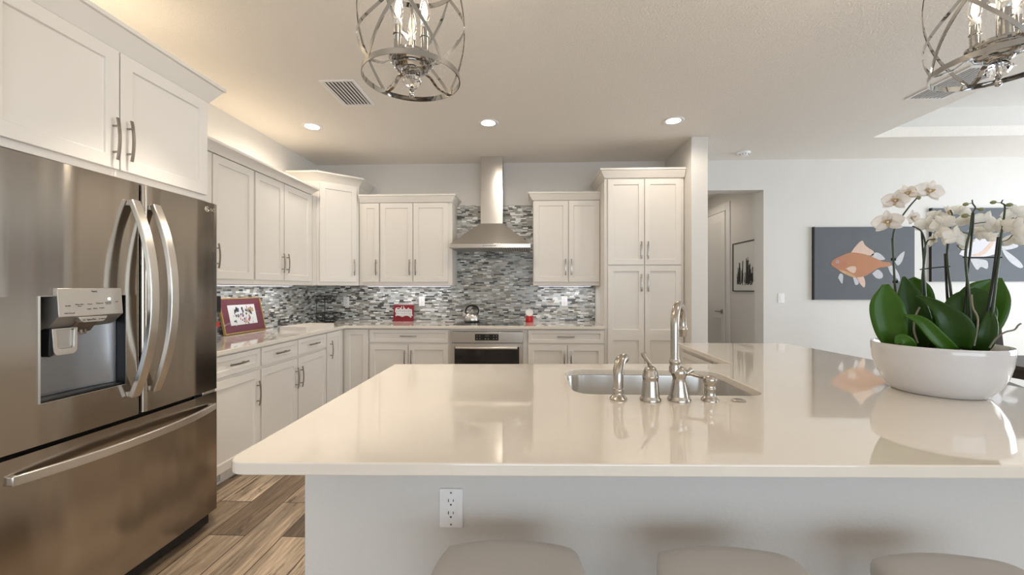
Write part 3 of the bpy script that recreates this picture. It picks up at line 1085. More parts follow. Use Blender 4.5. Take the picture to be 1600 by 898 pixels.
panel_text('ThinQ', PX0 + .128, PZ1 - .013, .0085)
for s, dx, dz, sz in (('Ice Plus', .032, .044, .0062), ('Water Filter', .072, .048, .0058), ('Reset', .072, .0415, .0055), ('Freezer', .109, .048, .0058), ('Refrigerator', .146, .050, .0058),
                      ('Fresh Filter', .180, .0525, .0055), ('Hold 3 sec', .180, .0465, .005), ('Lock', .214, .054, .0058), ('Cubed', .104, .029, .0058), ('Water', .128, .030, .0058), ('Crushed', .153, .031, .0055), ('Hold 3 Seconds', .036, .0165, .0055)):
    panel_text(s, PX0 + dx, PZ0 + dz, sz)
mb = MB(); mb.lathe([(0, 0), (.0055, 0), (.0055, .0012), (0, .0014)], (PX0 + .185, -.0248, PZ0 + .066), 16, Matrix.Rotation(R(90), 3, 'X'))
mb.build('indicator_light', LEDG, cp)
mb = MB()
chx0, chx1 = .229, .337
mb.prism([(chx0, 1.204), (chx1, 1.204), (chx1 - .008, 1.190), (chx1 - .018, 1.183), (chx0 + .018, 1.183), (chx0 + .008, 1.190)], 'y', -.036, -.012)
ch = mb.build('chute', PANELM, di, bevel=.002)
mb = MB(); mb.prism([(-.012, 1.204), (.046, 1.204), (.046, 1.14), (.02, 1.145), (-.012, 1.183)], 'x', chx0 + .016, chx1 - .016)
mb.m(0)
mb.tube([(.269, .0, 1.155), (.269, .0, 1.135)], .006); mb.tube([(.284, .0, 1.155), (.284, .0, 1.137)], .004)
mb.build('spout', mat('chute_brown', (0.20, 0.15, 0.115), .35, .5), di, bevel=.002)
text_obj('SpacePlus', .0085, 'lettering', PRINT, ch, (chx0 + .046, -.0366, 1.1935), (R(90), 0, 0))
text_obj('Ice System', .006, 'lettering', PRINT, ch, (chx0 + .086, -.0366, 1.1935), (R(90), 0, 0))
mb = MB(); mb.lathe([(.0028, -.0003), (.0038, -.0003), (.0038, .0003), (.0028, .0003)], (chx0 + .019, -.0366, 1.1935), 14, Matrix.Rotation(R(90), 3, 'X'), closed=True)
mb.build('emblem', PRINT, ch)
# paddle: a framed lever hanging from the housing
mb = MB()
fo = round_poly([(.174, 1.165), (.181, 1.065), (.259, 1.065), (.261, 1.165)], [.004, .02, .02, .004], 5)
fi = round_poly([(.188, 1.16), (.193, 1.088), (.247, 1.088), (.249, 1.16)], [.003, .012, .012, .003], 5)
n_ = len(fo)
for ya, yb2 in ((.004, .02),):
    v = [(x, ya, z) for x, z in fo] + [(x, ya, z) for x, z in fi] + [(x, yb2, z) for x, z in fo] + [(x, yb2, z) for x, z in fi]
    f = []
    for i in range(n_):
        j = (i + 1) % n_
        f += [(i, j, n_ + j, n_ + i), (2 * n_ + i, 3 * n_ + i, 3 * n_ + j, 2 * n_ + j), (i, 2 * n_ + i, 2 * n_ + j, j), (n_ + i, n_ + j, 3 * n_ + j, 3 * n_ + i)]
    mb.add(v, f)
mb.m(1).prism(fi, 'y', .012, .016)
mb.m(2).prism([(.173, 1.165), (.169, 1.07), (.173, 1.062), (.184, 1.066), (.177, 1.165)], 'y', .012, .044)
mb.build('paddle', [SATIN, PANELM, DARK], di, bevel=.001)
# maker's emblem on the right door: ring with a short stroke, then two letters
mb = MB()
ex, ez = .895, 1.742
ey = front_y(ex) - .0005
pts = [(ex + .013 * math.cos(a), ey, ez + .013 * math.sin(a)) for a in [R(40 + 300 * i / 18) for i in range(19)]]
mb.tube(pts, .0022, 6)
mb.tube([(ex - .002, ey, ez + .006), (ex - .002, ey, ez - .005), (ex + .005, ey, ez - .005)], .0016, 6)
mb.tube([(ex + .004, ey, ez), (ex + .013, ey, ez)], .0016, 6)
mb.lathe([(0, 0), (.0022, 0), (.002, .001), (0, .001)], (ex - .007, ey, ez + .004), 10, Matrix.Rotation(R(90), 3, 'X'))
mb.build('emblem', SATIN, rd)
text_obj('LG', .026, 'emblem_letters', SATIN, rd, (ex + .041, front_y(ex + .041) - .001, ez), (R(90), 0, 0), depth=.001)

# ------------------------------------------------------------------ wall oven
ov = thing('wall_oven', 'stainless wall oven with black control display under the cooktop', 'oven', (-.823, 4.372, .15))
MB().box(.004, .758, .005, .58, .002, .705).build('carcass', GREYP, ov)
mb = MB(); mb.box(0, .762, -.018, .004, .588, .704)
c1 = mb.build('control_panel', STEEL2, ov, bevel=.003)
mb = MB(); mb.prism(round_poly([(.256, .612), (.506, .612), (.506, .680), (.256, .680)], .006, 3), 'y', -.0195, -.018)
dsp = mb.build('display', BLKGLASS, c1)
mb = MB()
for i in (0, 1, 6, 7):
    for z in (.632, .660):
        mb.lathe([(0, 0), (.005, 0), (.005, .0006), (0, .0006)], (.278 + i * .0295, -.0197, z), 10, Matrix.Rotation(R(90), 3, 'X'))
for i in (3, 4):
    mb.lathe([(0, 0), (.006, 0), (.006, .0006), (0, .0006)], (.278 + i * .0295, -.0197, .630), 10, Matrix.Rotation(R(90), 3, 'X'))
mb.build('touch_key', mat('display_grey', (.30, .28, .26), .5), dsp)
text_obj('12:00', .022, 'clock_digits', mat('display_digits', (.15, .16, .2), .4), dsp, (.381, -.0198, .660), (R(90), 0, 0))
mb = MB(); mb.box(0, .762, -.018, .004, .02, .578)
mb.m(1).box(.038, .724, -.0195, -.018, .05, .545)
od = mb.build('door', [STEEL2, BLKGLASS], ov, bevel=.003)
mb = MB()
mb.tube([(.055 + .65 * i / 12, -.052 - .012 * (1 - (2 * i / 12 - 1) ** 2), .538) for i in range(13)], .014, 14)
for x in (.075, .686):
    mb.tube([(x, -.018, .538), (x, -.055, .538)], .011, 10)
mb.build('handle', SATIN, od)

# ------------------------------------------------------------------ cooktop and the things on it
ck = thing('cooktop', 'black glass cooktop set in the back worktop below the hood', 'cooktop', (-.442, 4.73, CT))
mb = MB(); mb.prism(round_poly([(-.385, -.245), (.385, -.245), (.385, .235), (-.385, .235)], .012, 3), 'z', 0, .006)
mb.build('glass_top', BLKGLASS, ck, bevel=.0015)
BURN = mat('burner_ring_print', (.10, .10, .11), .3)
for x, y, r in ((-.22, -.11, .10), (.2, -.11, .085), (-.2, .12, .085), (.2, .12, .10)):
    mb = MB(); mb.lathe([(r, .006), (r + .003, .006), (r + .003, .0064), (r, .0064)], (x, y, 0), 40, closed=True)
    mb.build('burner', BURN, ck)
kt = thing('kettle', 'stainless whistling kettle with black handle on the cooktop', 'kettle', (-.664, 4.83, CT + .007), R(0))
mb = MB()
prof = [(.001, 0), (.086, 0), (.093, .006), (.096, .02), (.092, .05), (.080, .078), (.062, .098), (.044, .108), (.036, .110)]
n = 48
v, f = [], []
for r, z in prof:
    for j in range(n):
        a = 2 * math.pi * j / n
        rr = r * (1 + (.025 if .03 < r and z > .015 else 0) * math.cos(a * 16))
        v.append((rr * math.cos(a), rr * math.sin(a), z))
for i in range(len(prof) - 1):
    for j in range(n):
        f.append((i * n + j, i * n + (j + 1) % n, (i + 1) * n + (j + 1) % n, (i + 1) * n + j))
f.append(tuple(range(n))); f.append(tuple((len(prof) - 1) * n + j for j in range(n)))
mb.add(v, f)
mb.build('body', STEEL2, kt, angle=60)
MB().lathe([(0, .108), (.042, .108), (.040, .114), (.02, .119), (.008, .121), (.007, .127), (.012, .132), (.011, .138), (0, .14)], n=24).build('lid', STEEL2, kt, angle=50)
mb = MB(); mb.tube([(-.072, .0, .072), (-.092, .0, .095), (-.112, 0, .118)], [.022, .017, .013], 14)
mb.m(1).ball((-.118, 0, .124), .016, .016, .012)
mb.build('spout', [STEEL2, DARK], kt, angle=50)
mb = MB()
pts = catmull([(-.066, 0, .088), (-.074, 0, .13), (-.052, 0, .172), (0, 0, .190), (.052, 0, .176), (.076, 0, .14), (.070, 0, .09)], 5)
mb.tube(pts, [.006 + .006 * math.sin(math.pi * i / (len(pts) - 1)) for i in range(len(pts))], 12)
mb.build('handle', DARK, kt)
j = thing('glass_jar', 'small round clear glass ornament at the rear of the cooktop', 'ornament', (-.152, 4.79, CT + .007))
MB().lathe([(0, 0), (.018, 0), (.026, .008), (.032, .024), (.029, .04), (.018, .052), (.012, .056), (.014, .062), (0, .063)], n=24).build('glass_body', mat('jar_glass', (.9, .92, .92), .03, trans=.85, ior=1.4), j, angle=50)
MB().lathe([(0, .062), (.013, .062), (.013, .066), (0, .068)], n=18).build('lid', SATIN, j)
sr = MB(); sr.lathe([(0, .0), (.035, 0), (.058, .014), (.062, .022), (.058, .022), (.04, .010), (0, .007)], n=28, sx=1.15)
tag(sr.build('spoon_rest', CERAMIC, loc=None, angle=60), 'small shallow white dish beside the kettle', 'dish').location = (-.935, 4.83, CT)
rt = thing('timer', 'small red canister carrying a round white dial, right of the cooktop', 'timer', (.010, 4.87, CT))
MB().lathe([(0, 0), (.045, 0), (.046, .003), (.046, .070), (.043, .074), (0, .074)], n=28).build('base', REDG, rt, angle=50)
Mt = Matrix.Rotation(R(74), 3, 'X') @ Matrix.Identity(3)
MB().lathe([(0, -.012), (.042, -.012), (.046, -.008), (.046, .008), (.040, .012), (.036, .008), (0, .007)], (-.004, -.01, .112), 28, Matrix.Rotation(R(12), 3, 'Z') @ Mt).build('dial', WHITEP, rt, angle=40)

# ------------------------------------------------------------------ range hood
hd = thing('range_hood', 'stainless pyramid chimney range hood on the tiled wall', 'range hood', (-.425, BW - .01, 0))
hw, yf, yc, cw = .443, -.475, -.255, .128


def frustum(mb, x0, y0, z0, x1, y1, z1, yb=0):
    v = [(-x0, y0, z0), (x0, y0, z0), (x0, yb, z0), (-x0, yb, z0), (-x1, y1, z1), (x1, y1, z1), (x1, yb, z1), (-x1, yb, z1)]
    mb.add(v, [(0, 3, 2, 1), (4, 5, 6, 7)] + [(i, (i + 1) % 4, 4 + (i + 1) % 4, 4 + i) for i in range(4)])


mb = MB(); frustum(mb, hw, yf, 1.800, cw + .003, yc - .003, 2.058)
cn = mb.build('canopy', STEEL2, hd, bevel=.003)
mb = MB()
mb.box(-hw - .004, hw + .004, yf - .006, yf + .012, 1.755, 1.802); mb.box(-hw - .004, -hw + .014, yf, 0, 1.755, 1.802); mb.box(hw - .014, hw + .004, yf, 0, 1.755, 1.802); mb.box(-hw, hw, -.012, 0, 1.755, 1.802)
bd = mb.build('rim', STEEL2, cn, bevel=.003)
mb = MB()
for i in range(8):
    mb.lathe([(0, 0), (.0065, 0), (.0065, .002), (0, .003)], (-.07 + i * .019, yf - .006, 1.779), 12, Matrix.Rotation(R(90), 3, 'X'))
mb.build('button', mat('button_grey', (.2, .2, .2), .3, .8), bd)
for a in (-1, 0, 1):
    mb = MB()
    mb.m(1).box(a * .285 - .14, a * .285 + .14, yf + .02, -.02, 1.758, 1.766)
    mb.m(0)
    for i in range(11):
        x = a * .285 - .132 + i * .0264
        mb.prism([(x - .0075, 1.7565), (x + .0075, 1.7565), (x + .0075, 1.758), (x - .0075, 1.758)], 'y', yf + .02, -.02)
    mb.build('baffle_filter', [BAFFLE, DARK], hd)
mb = MB()
for x in (-.3, .3):
    mb.lathe([(0, 0), (.026, 0), (.026, .004), (0, .004)], (x, yf + .02, 1.760), 18)
MB().box(-cw, cw, yc, 0, 2.055, 2.44).build('chimney', STEEL2, hd, bevel=.002)
MB().box(-cw + .004, cw - .004, yc + .004, 0, 2.44, CE).build('chimney_extension', STEEL2, hd, bevel=.002)
mb.build('hood_lamp', mat('hood_lamp_lens', (.9, .9, .9), .4, emit=((.85, .9, 1.0), .8)), hd)

# ------------------------------------------------------------------ outlets and switches


def wall_plate(name, label, loc, rz, kind, cat, group=None):
    t = thing(name, label, cat, loc, rz, group)
    mb = MB(); mb.prism(round_poly([(-.036, -.059), (.036, -.059), (.036, .059), (-.036, .059)], .004, 3), 'y', -.007, 0)
    mb.build('cover_plate', WHITEP, t, bevel=.0025)
    if kind == 'outlet':
        mb = MB()
        mb.prism(round_poly([(-.0175, -.034), (.0175, -.034), (.0175, .034), (-.0175, .034)], .002, 2), 'y', -.0085, -.006)
        mb.m(1)
        for s in (-1, 1):
            zc = s * .0185 + .004
            mb.box(-.0085, -.0062, -.009, -.0075, zc - .002, zc + .007); mb.box(.0062, .0085, -.009, -.0075, zc - .001, zc + .006)
            mb.lathe([(0, 0), (.0027, 0), (.0027, .0012), (0, .0012)], (0, -.0078, zc - .010), 10, Matrix.Rotation(R(90), 3, 'X'))
        mb.build('receptacle', [WHITEP, DARK], t)
    else:
        mb = MB()
        mb.prism([(-.0095, -.0165), (.0, -.034), (-.0075, -.034)], 'x', -.001, .001)
        mb = MB()
        mb.prism([(-.012, .033), (-.006, .033), (-.006, -.033), (-.0085, -.033)], 'x', -.0165, .0165)
        mb.build('rocker', WHITEP, t, bevel=.001)
    mb = MB()
    for z in (-.048, .048):
        mb.lathe([(0, 0), (.0028, 0), (.0028, .0008), (0, .001)], (0, -.0068, z), 10, Matrix.Rotation(R(90), 3, 'X'))
    mb.build('screw', GREYP, t)
    return t


wall_plate('outlet', 'white duplex outlet on the peninsula wall above the first stool', (-.235, 1.25, .648), 0, 'outlet', 'outlet')
wall_plate('outlet', 'white outlet plate on the mosaic beside the wire basket', (-2.235, BW - .008, 1.152), 0, 'outlet', 'outlet')
wall_plate('outlet', 'white outlet plate on the mosaic above the red plaque', (-1.30, BW - .008, 1.155), 0, 'outlet', 'outlet')
wall_plate('outlet', 'white outlet plate on the mosaic between cooktop and pantry', (.43, BW - .008, 1.158), 0, 'outlet', 'outlet')
wall_plate('light_switch', 'white rocker switch beside the hallway opening', (2.975, BW, 1.195), 0, 'switch', 'switch')

# ------------------------------------------------------------------ ceiling fittings


def can_light(loc, label, power=CAN_W, cone=174):
    t = thing('recessed_light', label, 'ceiling light', loc)
    t['group'] = 'recessed ceiling lights'
    MB().lathe([(.062, -.002), (.085, -.006), (.092, -.004), (.094, 0), (.062, 0)], n=36, closed=True).build('trim_ring', WHITEP, t, angle=50)
    MB().lathe([(0, -.0055), (.063, -.0035), (.063, 0), (0, 0)], n=32).build('lens', CANGLOW, t)
    l = lamp('can_spot', 'SPOT', (loc[0], loc[1], loc[2] - .02), (0, 0, 0), power, WARM, spot_size=R(cone), spot_blend=.45, shadow_soft_size=.07)
    return t


can_light((-2.03, 3.80, CE), 'recessed light in the ceiling near the left wall cabinets')
can_light((-.37, 3.78, CE), 'recessed light in the ceiling in front of the hood chimney')
can_light((1.31, 3.80, CE), 'recessed light in the ceiling in front of the pantry')
can_light((2.2, 6.3, 2.75), 'added recessed fill light, unseen in the hallway ceiling beyond the opening', 14)  # added lamp, itself unseen, to brighten the unlit hallway
can_light((-1.25, 1.8, CE), 'added recessed fill light, out of view over the aisle in front of the refrigerator', 85, 72)  # added lamp out of view, lifts the left base cabinets and floor


def ceiling_vent(loc, rz, w, l, label, tilt=True):
    t = thing('ceiling_vent', label, 'vent', loc, rz)
    mb = MB(); b = .022
    for x0, x1, y0, y1 in ((-w / 2, w / 2, -l / 2, -l / 2 + b), (-w / 2, w / 2, l / 2 - b, l / 2), (-w / 2, -w / 2 + b, -l / 2 + b, l / 2 - b), (w / 2 - b, w / 2, -l / 2 + b, l / 2 - b)):
        mb.box(x0, x1, y0, y1, -.008, 0)
    mb.build('frame', WHITEP, t, bevel=.002)
    MB().box(-w / 2 + b, w / 2 - b, -l / 2 + b, l / 2 - b, -.0015, 0).build('duct', DARK, t)
    n = int((w - 2 * b) / .027)
    for i in range(n):
        x = -w / 2 + b + (i + .5) * (w - 2 * b) / n
        pr = [(x - .012, -.005), (x - .011, -.0035), (x + .009, -.011), (x + .008, -.0125)] if tilt else [(x - .002, -.003), (x + .002, -.003), (x + .002, -.012), (x - .002, -.012)]
        mb = MB(); mb.prism(pr, 'y', -l / 2 + b, l / 2 - b)
        mb.build('louver', WHITEP, t)
    return t


ceiling_vent((-1.402, 3.16, CE), 0, .26, .42, 'white ceiling vent between the pendant lamp and the left wall')
ceiling_vent((3.16, 3.19, CE), 0, .30, .50, 'white ceiling vent beside the raised ceiling tray', False)
sd = thing('smoke_detector', 'round white smoke detector on the ceiling by the hallway opening', 'smoke detector', (2.40, 4.72, CE))
MB().lathe([(0, 0), (.068, 0), (.068, -.012), (.060, -.02), (0, -.02)], n=32).build('base', WHITEP, sd, angle=50)
MB().lathe([(0, -.02), (.05, -.02), (.046, -.036), (.03, -.042), (0, -.043)], n=32).build('cap', WHITEP, sd, angle=50)
mb = MB()
for i in range(5):
    a = R(200 + i * 35)
    mb.box(.048 * math.cos(a) - .006, .048 * math.cos(a) + .006, .048 * math.sin(a) - .003, .048 * math.sin(a) + .003, -.03, -.024)
mb.build('slot', DARK, sd)
# warm LED strips lying on top of the left cabinets
for nm, lab, x, y0, y1, z, e in (('led_strip', 'warm light strip on top of the left wall cabinets', -2.45, 2.35, 4.2, 2.305, 1.1), ('led_strip', 'warm light strip on top of the refrigerator cabinet', -2.2, 1.25, 2.2, 2.365, 2.4)):
    tag(MB().box(x - .006, x + .006, y0, y1, z, z + .006).build(nm, STRIPG, loc=(x, (y0 + y1) / 2, z)), lab, 'light strip')
    lamp('strip_light', 'AREA', (x, (y0 + y1) / 2, z + .012), (R(180), 0, 0), e, (1.0, .82, .58), shape='RECTANGLE', size=.03, size_y=y1 - y0)

# slim lights fixed under the wall cabinets
for lab, x, y, L_, rz in (('slim light bar under the left wall cabinets', -2.46, 3.35, 1.7, RL), ('slim light bar under the wall cabinets left of the hood', -1.42, 4.86, 1.0, 0), ('slim light bar under the wall cabinet right of the hood', .42, 4.86, .62, 0)):
    t = thing('under_cabinet_light', lab, 'cabinet light', (x, y, 1.345), rz)
    MB().box(-L_ / 2, L_ / 2, -.012, .012, -.010, 0).build('housing', WHITEP, t, bevel=.002)
    MB().box(-L_ / 2 + .01, L_ / 2 - .01, -.008, .008, -.0115, -.010).build('diffuser', LEDG, t)
    lamp('cabinet_glow', 'AREA', (x, y, 1.332), (0, 0, rz), 1.0 * L_, (.93, .95, 1.0), shape='RECTANGLE', size=L_ - .04, size_y=.02)

# ------------------------------------------------------------------ pendants
RP, PZ = .165, 2.045


def pendant(loc, rz, label):
    t = thing('pendant_lamp', label, 'pendant lamp', loc, rz, 'lattice pendants over the peninsula')
    H = .36

    def rad(s):
        return RP * (1 + .10 * math.sin(math.pi * s)) if s < 1 else RP
    for z, nm in ((0, 'lower_ring'), (H, 'upper_ring')):
        MB().lathe([(RP - .0015, z - .009), (RP + .0015, z - .009), (RP + .0015, z + .009), (RP - .0015, z + .009)], n=64, closed=True).build(nm, CHROME, t)
    for k in range(4):
        for sgn in (1, -1):
            pts = []
            for i in range(17):
                s = i / 16
                a = R(45 + 90 * k) + sgn * s * R(90)
                pts.append((rad(s) * math.cos(a), rad(s) * math.sin(a), s * H))
            mb = MB(); mb.tube(pts, 1, sq=(.011, .003), up=lambda i: (pts[i][0], pts[i][1], 0))
            mb.build('strap', CHROME, t)
    for k in range(4):
        a = R(45 + 90 * k)
        ca, sa = math.cos(a), math.sin(a)
        mb = MB()
        pts = catmull([(.05 * ca, .05 * sa, .035), (.08 * ca, .08 * sa, .030), (.115 * ca, .115 * sa, .006), (RP * ca, RP * sa, -.002)], 6)
        mb.tube(pts, 1, sq=(.012, .004), up=lambda i: (0, 0, 1))
        mb.build('arm', CHROME, t)
    for k in range(4):
        a = R(45 + 90 * k)
        ca, sa = math.cos(a), math.sin(a)
        mb = MB(); mb.tube(catmull([(.0, 0, H + .16), (.06 * ca, .06 * sa, H + .10), (.12 * ca, .12 * sa, H + .03), (RP * ca, RP * sa, H)], 6), 1, sq=(.012, .004), up=lambda i: (ca * .5, sa * .5, 1))
        mb.build('arm', CHROME, t)
    MB().lathe([(0, .010), (.026, .010), (.035, .016), (.038, .023), (.053, .027), (.059, .034), (.057, .040), (.068, .044), (.073, .051), (.071, .057), (.078, .062), (.078, .069), (.06, .076), (.024, .084), (0, .085)], n=40).build('hub', CHROME, t, angle=50)
    MB().lathe([(0, 0), (.0055, 0), (.0055, .55), (0, .55)], (0, 0, .07), 14).build('rod', CHROME, t)
    zc = CE - loc[2]
    MB().lathe([(0, zc), (.065, zc), (.063, zc - .012), (.045, zc - .024), (.012, zc - .03), (.006, zc - .03), (.006, .55), (0, .55)], n=32).build('canopy', CHROME, t, angle=50)
    # faceted crystal ball and finial
    mb = MB(); mb.lathe([(.010, .014), (.021, .008), (.033, -.006), (.033, -.016), (.021, -.032), (.008, -.038)], n=10)
    mb.build('crystal', CRYSTAL, t, smooth=False)
    MB().lathe([(0, .013), (.005, .013), (.005, -.037), (.009, -.039), (.009, -.043), (.005, -.046), (.0085, -.054), (.0095, -.060), (.007, -.067), (0, -.070)], n=18).build('finial', CHROME, t, angle=50)
    for k, ad in enumerate((100, 218, 335)):
        a = R(ad)
        x, y = .052 * math.cos(a), .052 * math.sin(a)
        c = MB(); c.lathe([(0, .06), (.0135, .06), (.0135, .125), (.0165, .127), (.0165, .131), (.0135, .133), (.0135, .158), (.010, .160), (0, .160)], (x, y, 0), 22)
        cd = c.build('candle_sleeve', CHROME, t, angle=50)
        MB().lathe([(0, .158), (.0125, .158), (.0145, .163), (.013, .178), (.0105, .181), (0, .181)], (x, y, 0), 20).build('bulb_collar', mat('bulb_collar', (.7, .7, .68), .35, .6) if 'bulb_collar' not in bpy.data.materials else bpy.data.materials['bulb_collar'], cd, angle=50)
        MB().lathe([(.0105, .180), (.0155, .192), (.0175, .207), (.0160, .226), (.0115, .246), (.006, .262), (.0015, .274)], (x, y, 0), 20).build('bulb', GLASSB, cd)
        MB().lathe([(0, .184), (.004, .188), (.0085, .204), (.0075, .224), (.003, .246), (0, .252)], (x, y, 0), 12).build('filament', BULBGLOW, cd)
    lamp('pendant_glow', 'POINT', (loc[0], loc[1], loc[2] + .30), (0, 0, 0), 8.5, (1.0, .84, .66), shadow_soft_size=.05)
    return t


pendant((-.405, 1.42, PZ), R(6), 'chrome lattice pendant lamp hanging above the sink end of the peninsula, near the hood')
pendant((1.54, 1.42, PZ), R(22), 'chrome lattice pendant lamp hanging above the orchid bowl')

# ------------------------------------------------------------------ things on the left and back worktops
pf = thing('picture_frame', 'gold-framed print in a maroon mat leaning on the left backsplash', 'picture', (-2.52, 3.345, CT + .005), RL)
lean = Matrix.Rotation(R(-12), 4, 'X')
PW, PH = .535, .318


def pframe_add(mb, x0, x1, z0, z1, y0, y1):
    mb.box(x0, x1, y0, y1, z0, z1)


mb = MB()
for a in ((0, PW, 0, .012), (0, PW, PH - .012, PH), (0, .012, .012, PH - .012), (PW - .012, PW, .012, PH - .012)):
    mb.box(a[0], a[1], 0, .02, a[2], a[3])
o = mb.build('frame', GOLD, pf, bevel=.002); o.matrix_local = lean
mb = MB(); mb.box(.012, PW - .012, .006, .016, .012, PH - .012)
o = mb.build('mat_board', MAROON, pf); o.matrix_local = lean
mb = MB(); mb.box(.09, PW - .10, .0045, .006, .075, PH - .065)
rnd = random.Random(4)


def blob(mb, cx_, cz, rx, rz_, y, n=9, th=.0006):
    pts = []
    for i in range(n):
        a = 2 * math.pi * i / n
        k = rnd.uniform(.6, 1.15)
        pts.append((cx_ + rx * k * math.cos(a), cz + rz_ * k * math.sin(a)))
    mb.prism(pts, 'y', y, y + th)


for i in range(60):
    mb.m(rnd.choice([1, 2, 2, 0, 3, 4, 1, 0]))
    blob(mb, .09 + .345 * (.15 + .7 * rnd.random()), .085 + .15 * rnd.random() ** 1.3, rnd.uniform(.004, .014), rnd.uniform(.006, .022), .0038 - i * .00001)
for xx, zz in ((.19, .205), (.26, .215), (.31, .20), (.36, .19)):
    mb.m(3); blob(mb, xx, zz, .014, .018, .0028)
mb.m(4); mb.box(.34, .41, .0032, .0042, .185, .222)
o = mb.build('print', [PAPER, INKB, INKR, INKK, INKT], pf, smooth=False); o.matrix_local = lean
mb = MB(); mb.box(.2, .32, .018, .022, .02, .30)
o = mb.build('easel_back', DARK, pf); o.matrix_local = lean

cm = thing('coffee_maker', 'silver and black coffee maker with red knob, mostly hidden behind the refrigerator', 'coffee maker', (-2.43, 2.875, CT))
MB().box(-.13, .13, -.15, .135, .004, .05).build('base', GREYP, cm, bevel=.006)
MB().box(-.13, .02, -.15, .135, .05, .30).build('body', PANELM, cm, bevel=.006)
MB().box(-.13, .13, -.15, .135, .215, .345).build('head', DARK, cm, bevel=.01)
mb = MB(); mb.lathe([(0, 0), (.022, 0), (.024, .008), (.022, .03), (.016, .034), (0, .034)], (.095, .10, .13), 20, Matrix.Rotation(R(90), 3, 'Y'))
mb.build('knob', REDG, cm, angle=50)
MB().box(.02, .10, .06, .13, .05, .215).build('column', PANELM, cm, bevel=.004)

al = thing('album', 'thick white album lying on the left worktop edge', 'book', (-2.085, 3.80, CT), R(80))
MB().box(0, .42, 0, .29, 0, .003).build('cover', ALBUM, al)
MB().box(.004, .416, .004, .285, .003, .031).build('pages', PAGES, al)
MB().box(0, .42, 0, .29, .031, .036).build('cover', ALBUM, al, bevel=.001)
MB().box(0, .42, .287, .292, .003, .031).build('spine', ALBUM, al)

bk = thing('wire_basket', 'black two-tier wire fruit basket in the corner of the worktop', 'basket', (-2.36, 4.72, CT))
mb = MB()


def wire_bowl(mb, cx_, cy_, z0, r, h):
    for rr, z in ((r, z0 + h), (r * .86, z0 + h * .45), (r * .45, z0)):
        mb.tube([(cx_ + rr * math.cos(2 * math.pi * i / 30), cy_ + rr * math.sin(2 * math.pi * i / 30), z) for i in range(30)], .0042 if rr == r else .0028, 6, closed=True)
    for k in range(14):
        a = 2 * math.pi * k / 14
        mb.tube(catmull([(cx_ + r * .1 * math.cos(a), cy_ + r * .1 * math.sin(a), z0), (cx_ + r * .45 * math.cos(a + .25), cy_ + r * .45 * math.sin(a + .25), z0), (cx_ + r * .86 * math.cos(a + .6), cy_ + r * .86 * math.sin(a + .6), z0 + h * .45), (cx_ + r * math.cos(a + .8), cy_ + r * math.sin(a + .8), z0 + h)], 4), .0024, 5)


mb = MB(); wire_bowl(mb, .04, -.02, .012, .145, .10); mb.build('lower_basket', WIRE, bk)
mb = MB(); wire_bowl(mb, .015, -.02, .235, .118, .075); mb.build('upper_basket', WIRE, bk)
mb = MB()
for dx, dy in ((-.075, -.06), (-.035, .05)):
    mb.tube([(dx, dy, .0), (dx, dy, .31)], .004, 8)
mb.tube([(-.075, -.06, .3), (-.06, 0, .31), (-.035, .05, .3)], .0035, 8)
mb.build('post', WIRE, bk)
mb = MB()
for k in range(3):
    a = R(30 + 120 * k)
    mb.ball((.04 + .06 * math.cos(a), -.02 + .06 * math.sin(a), .006), .007, n=10)
mb.build('foot', WIRE, bk)

rp = thing('plaque', 'square red plaque with white script leaning on the back wall', 'plaque', (-1.635, 4.925, CT))
lean2 = Matrix.Rotation(R(-9), 4, 'X')
mb = MB(); mb.box(0, .245, 0, .022, 0, .20)
o = mb.build('board', REDL, rp, bevel=.002); o.matrix_local = lean2
mb = MB()
rnd = random.Random(11)
top = [(.02 + .2 * i / 24, .128 + .016 * math.sin(i * 1.15) + rnd.uniform(-.006, .012)) for i in range(25)]
bot = [(.015 + .205 * i / 20, .060 + .013 * math.sin(i * .95 + 1) + rnd.uniform(-.006, .004)) for i in range(21)]
for i in range(12):
    x = .03 + i * .0165
    mb.tube(catmull([(x, -.001, .062 + .01 * math.sin(i)), (x + .012, -.001, .10), (x + .004, -.001, .145 + .018 * (i % 3 == 0)), (x - .006, -.001, .125), (x + .010, -.001, .092), (x + .022, -.001, .066 + .006 * math.cos(i))], 4), .0055, 6)
for i in range(9):
    x = .03 + i * .021
    mb.tube(catmull([(x, -.001, .076), (x + .010, -.001, .085), (x + .016, -.001, .070), (x + .024, -.001, .078)], 4), .006, 6)
mb.tube(catmull([(.03, -.001, .158), (.05, -.001, .165), (.072, -.001, .163)], 4), .004, 6)
mb.tube([(.093, -.001, .15), (.098, -.001, .185)], .004, 6)
mb.tube([(.122, -.001, .15), (.121, -.001, .185)], .004, 6)
mb.tube(catmull([(.195, -.001, .075), (.21, -.001, .055), (.215, -.001, .045), (.222, -.001, .09)], 4), .005, 6)
o = mb.build('script', PAPER, rp); o.matrix_local = lean2

# ------------------------------------------------------------------ wall art
H_, W_ = .845, 1.125


def fish_part(mb, pts, i, y, n=4, closed=True):
    mb.m(i)
    if n:
        P = catmull([(p[0], p[1], 0) for p in pts + pts[:1]], n)[:-1]
        pts = [(p.x, p.y) for p in P]
    mb.prism(pts, 'y', y, y + .0012)


def px_fish(pts):          # crop pixels (of the photo's close view) to metres on the canvas
    return [((x - 62) / 995 * W_, (820 - y) / 727 * H_) for x, y in pts]


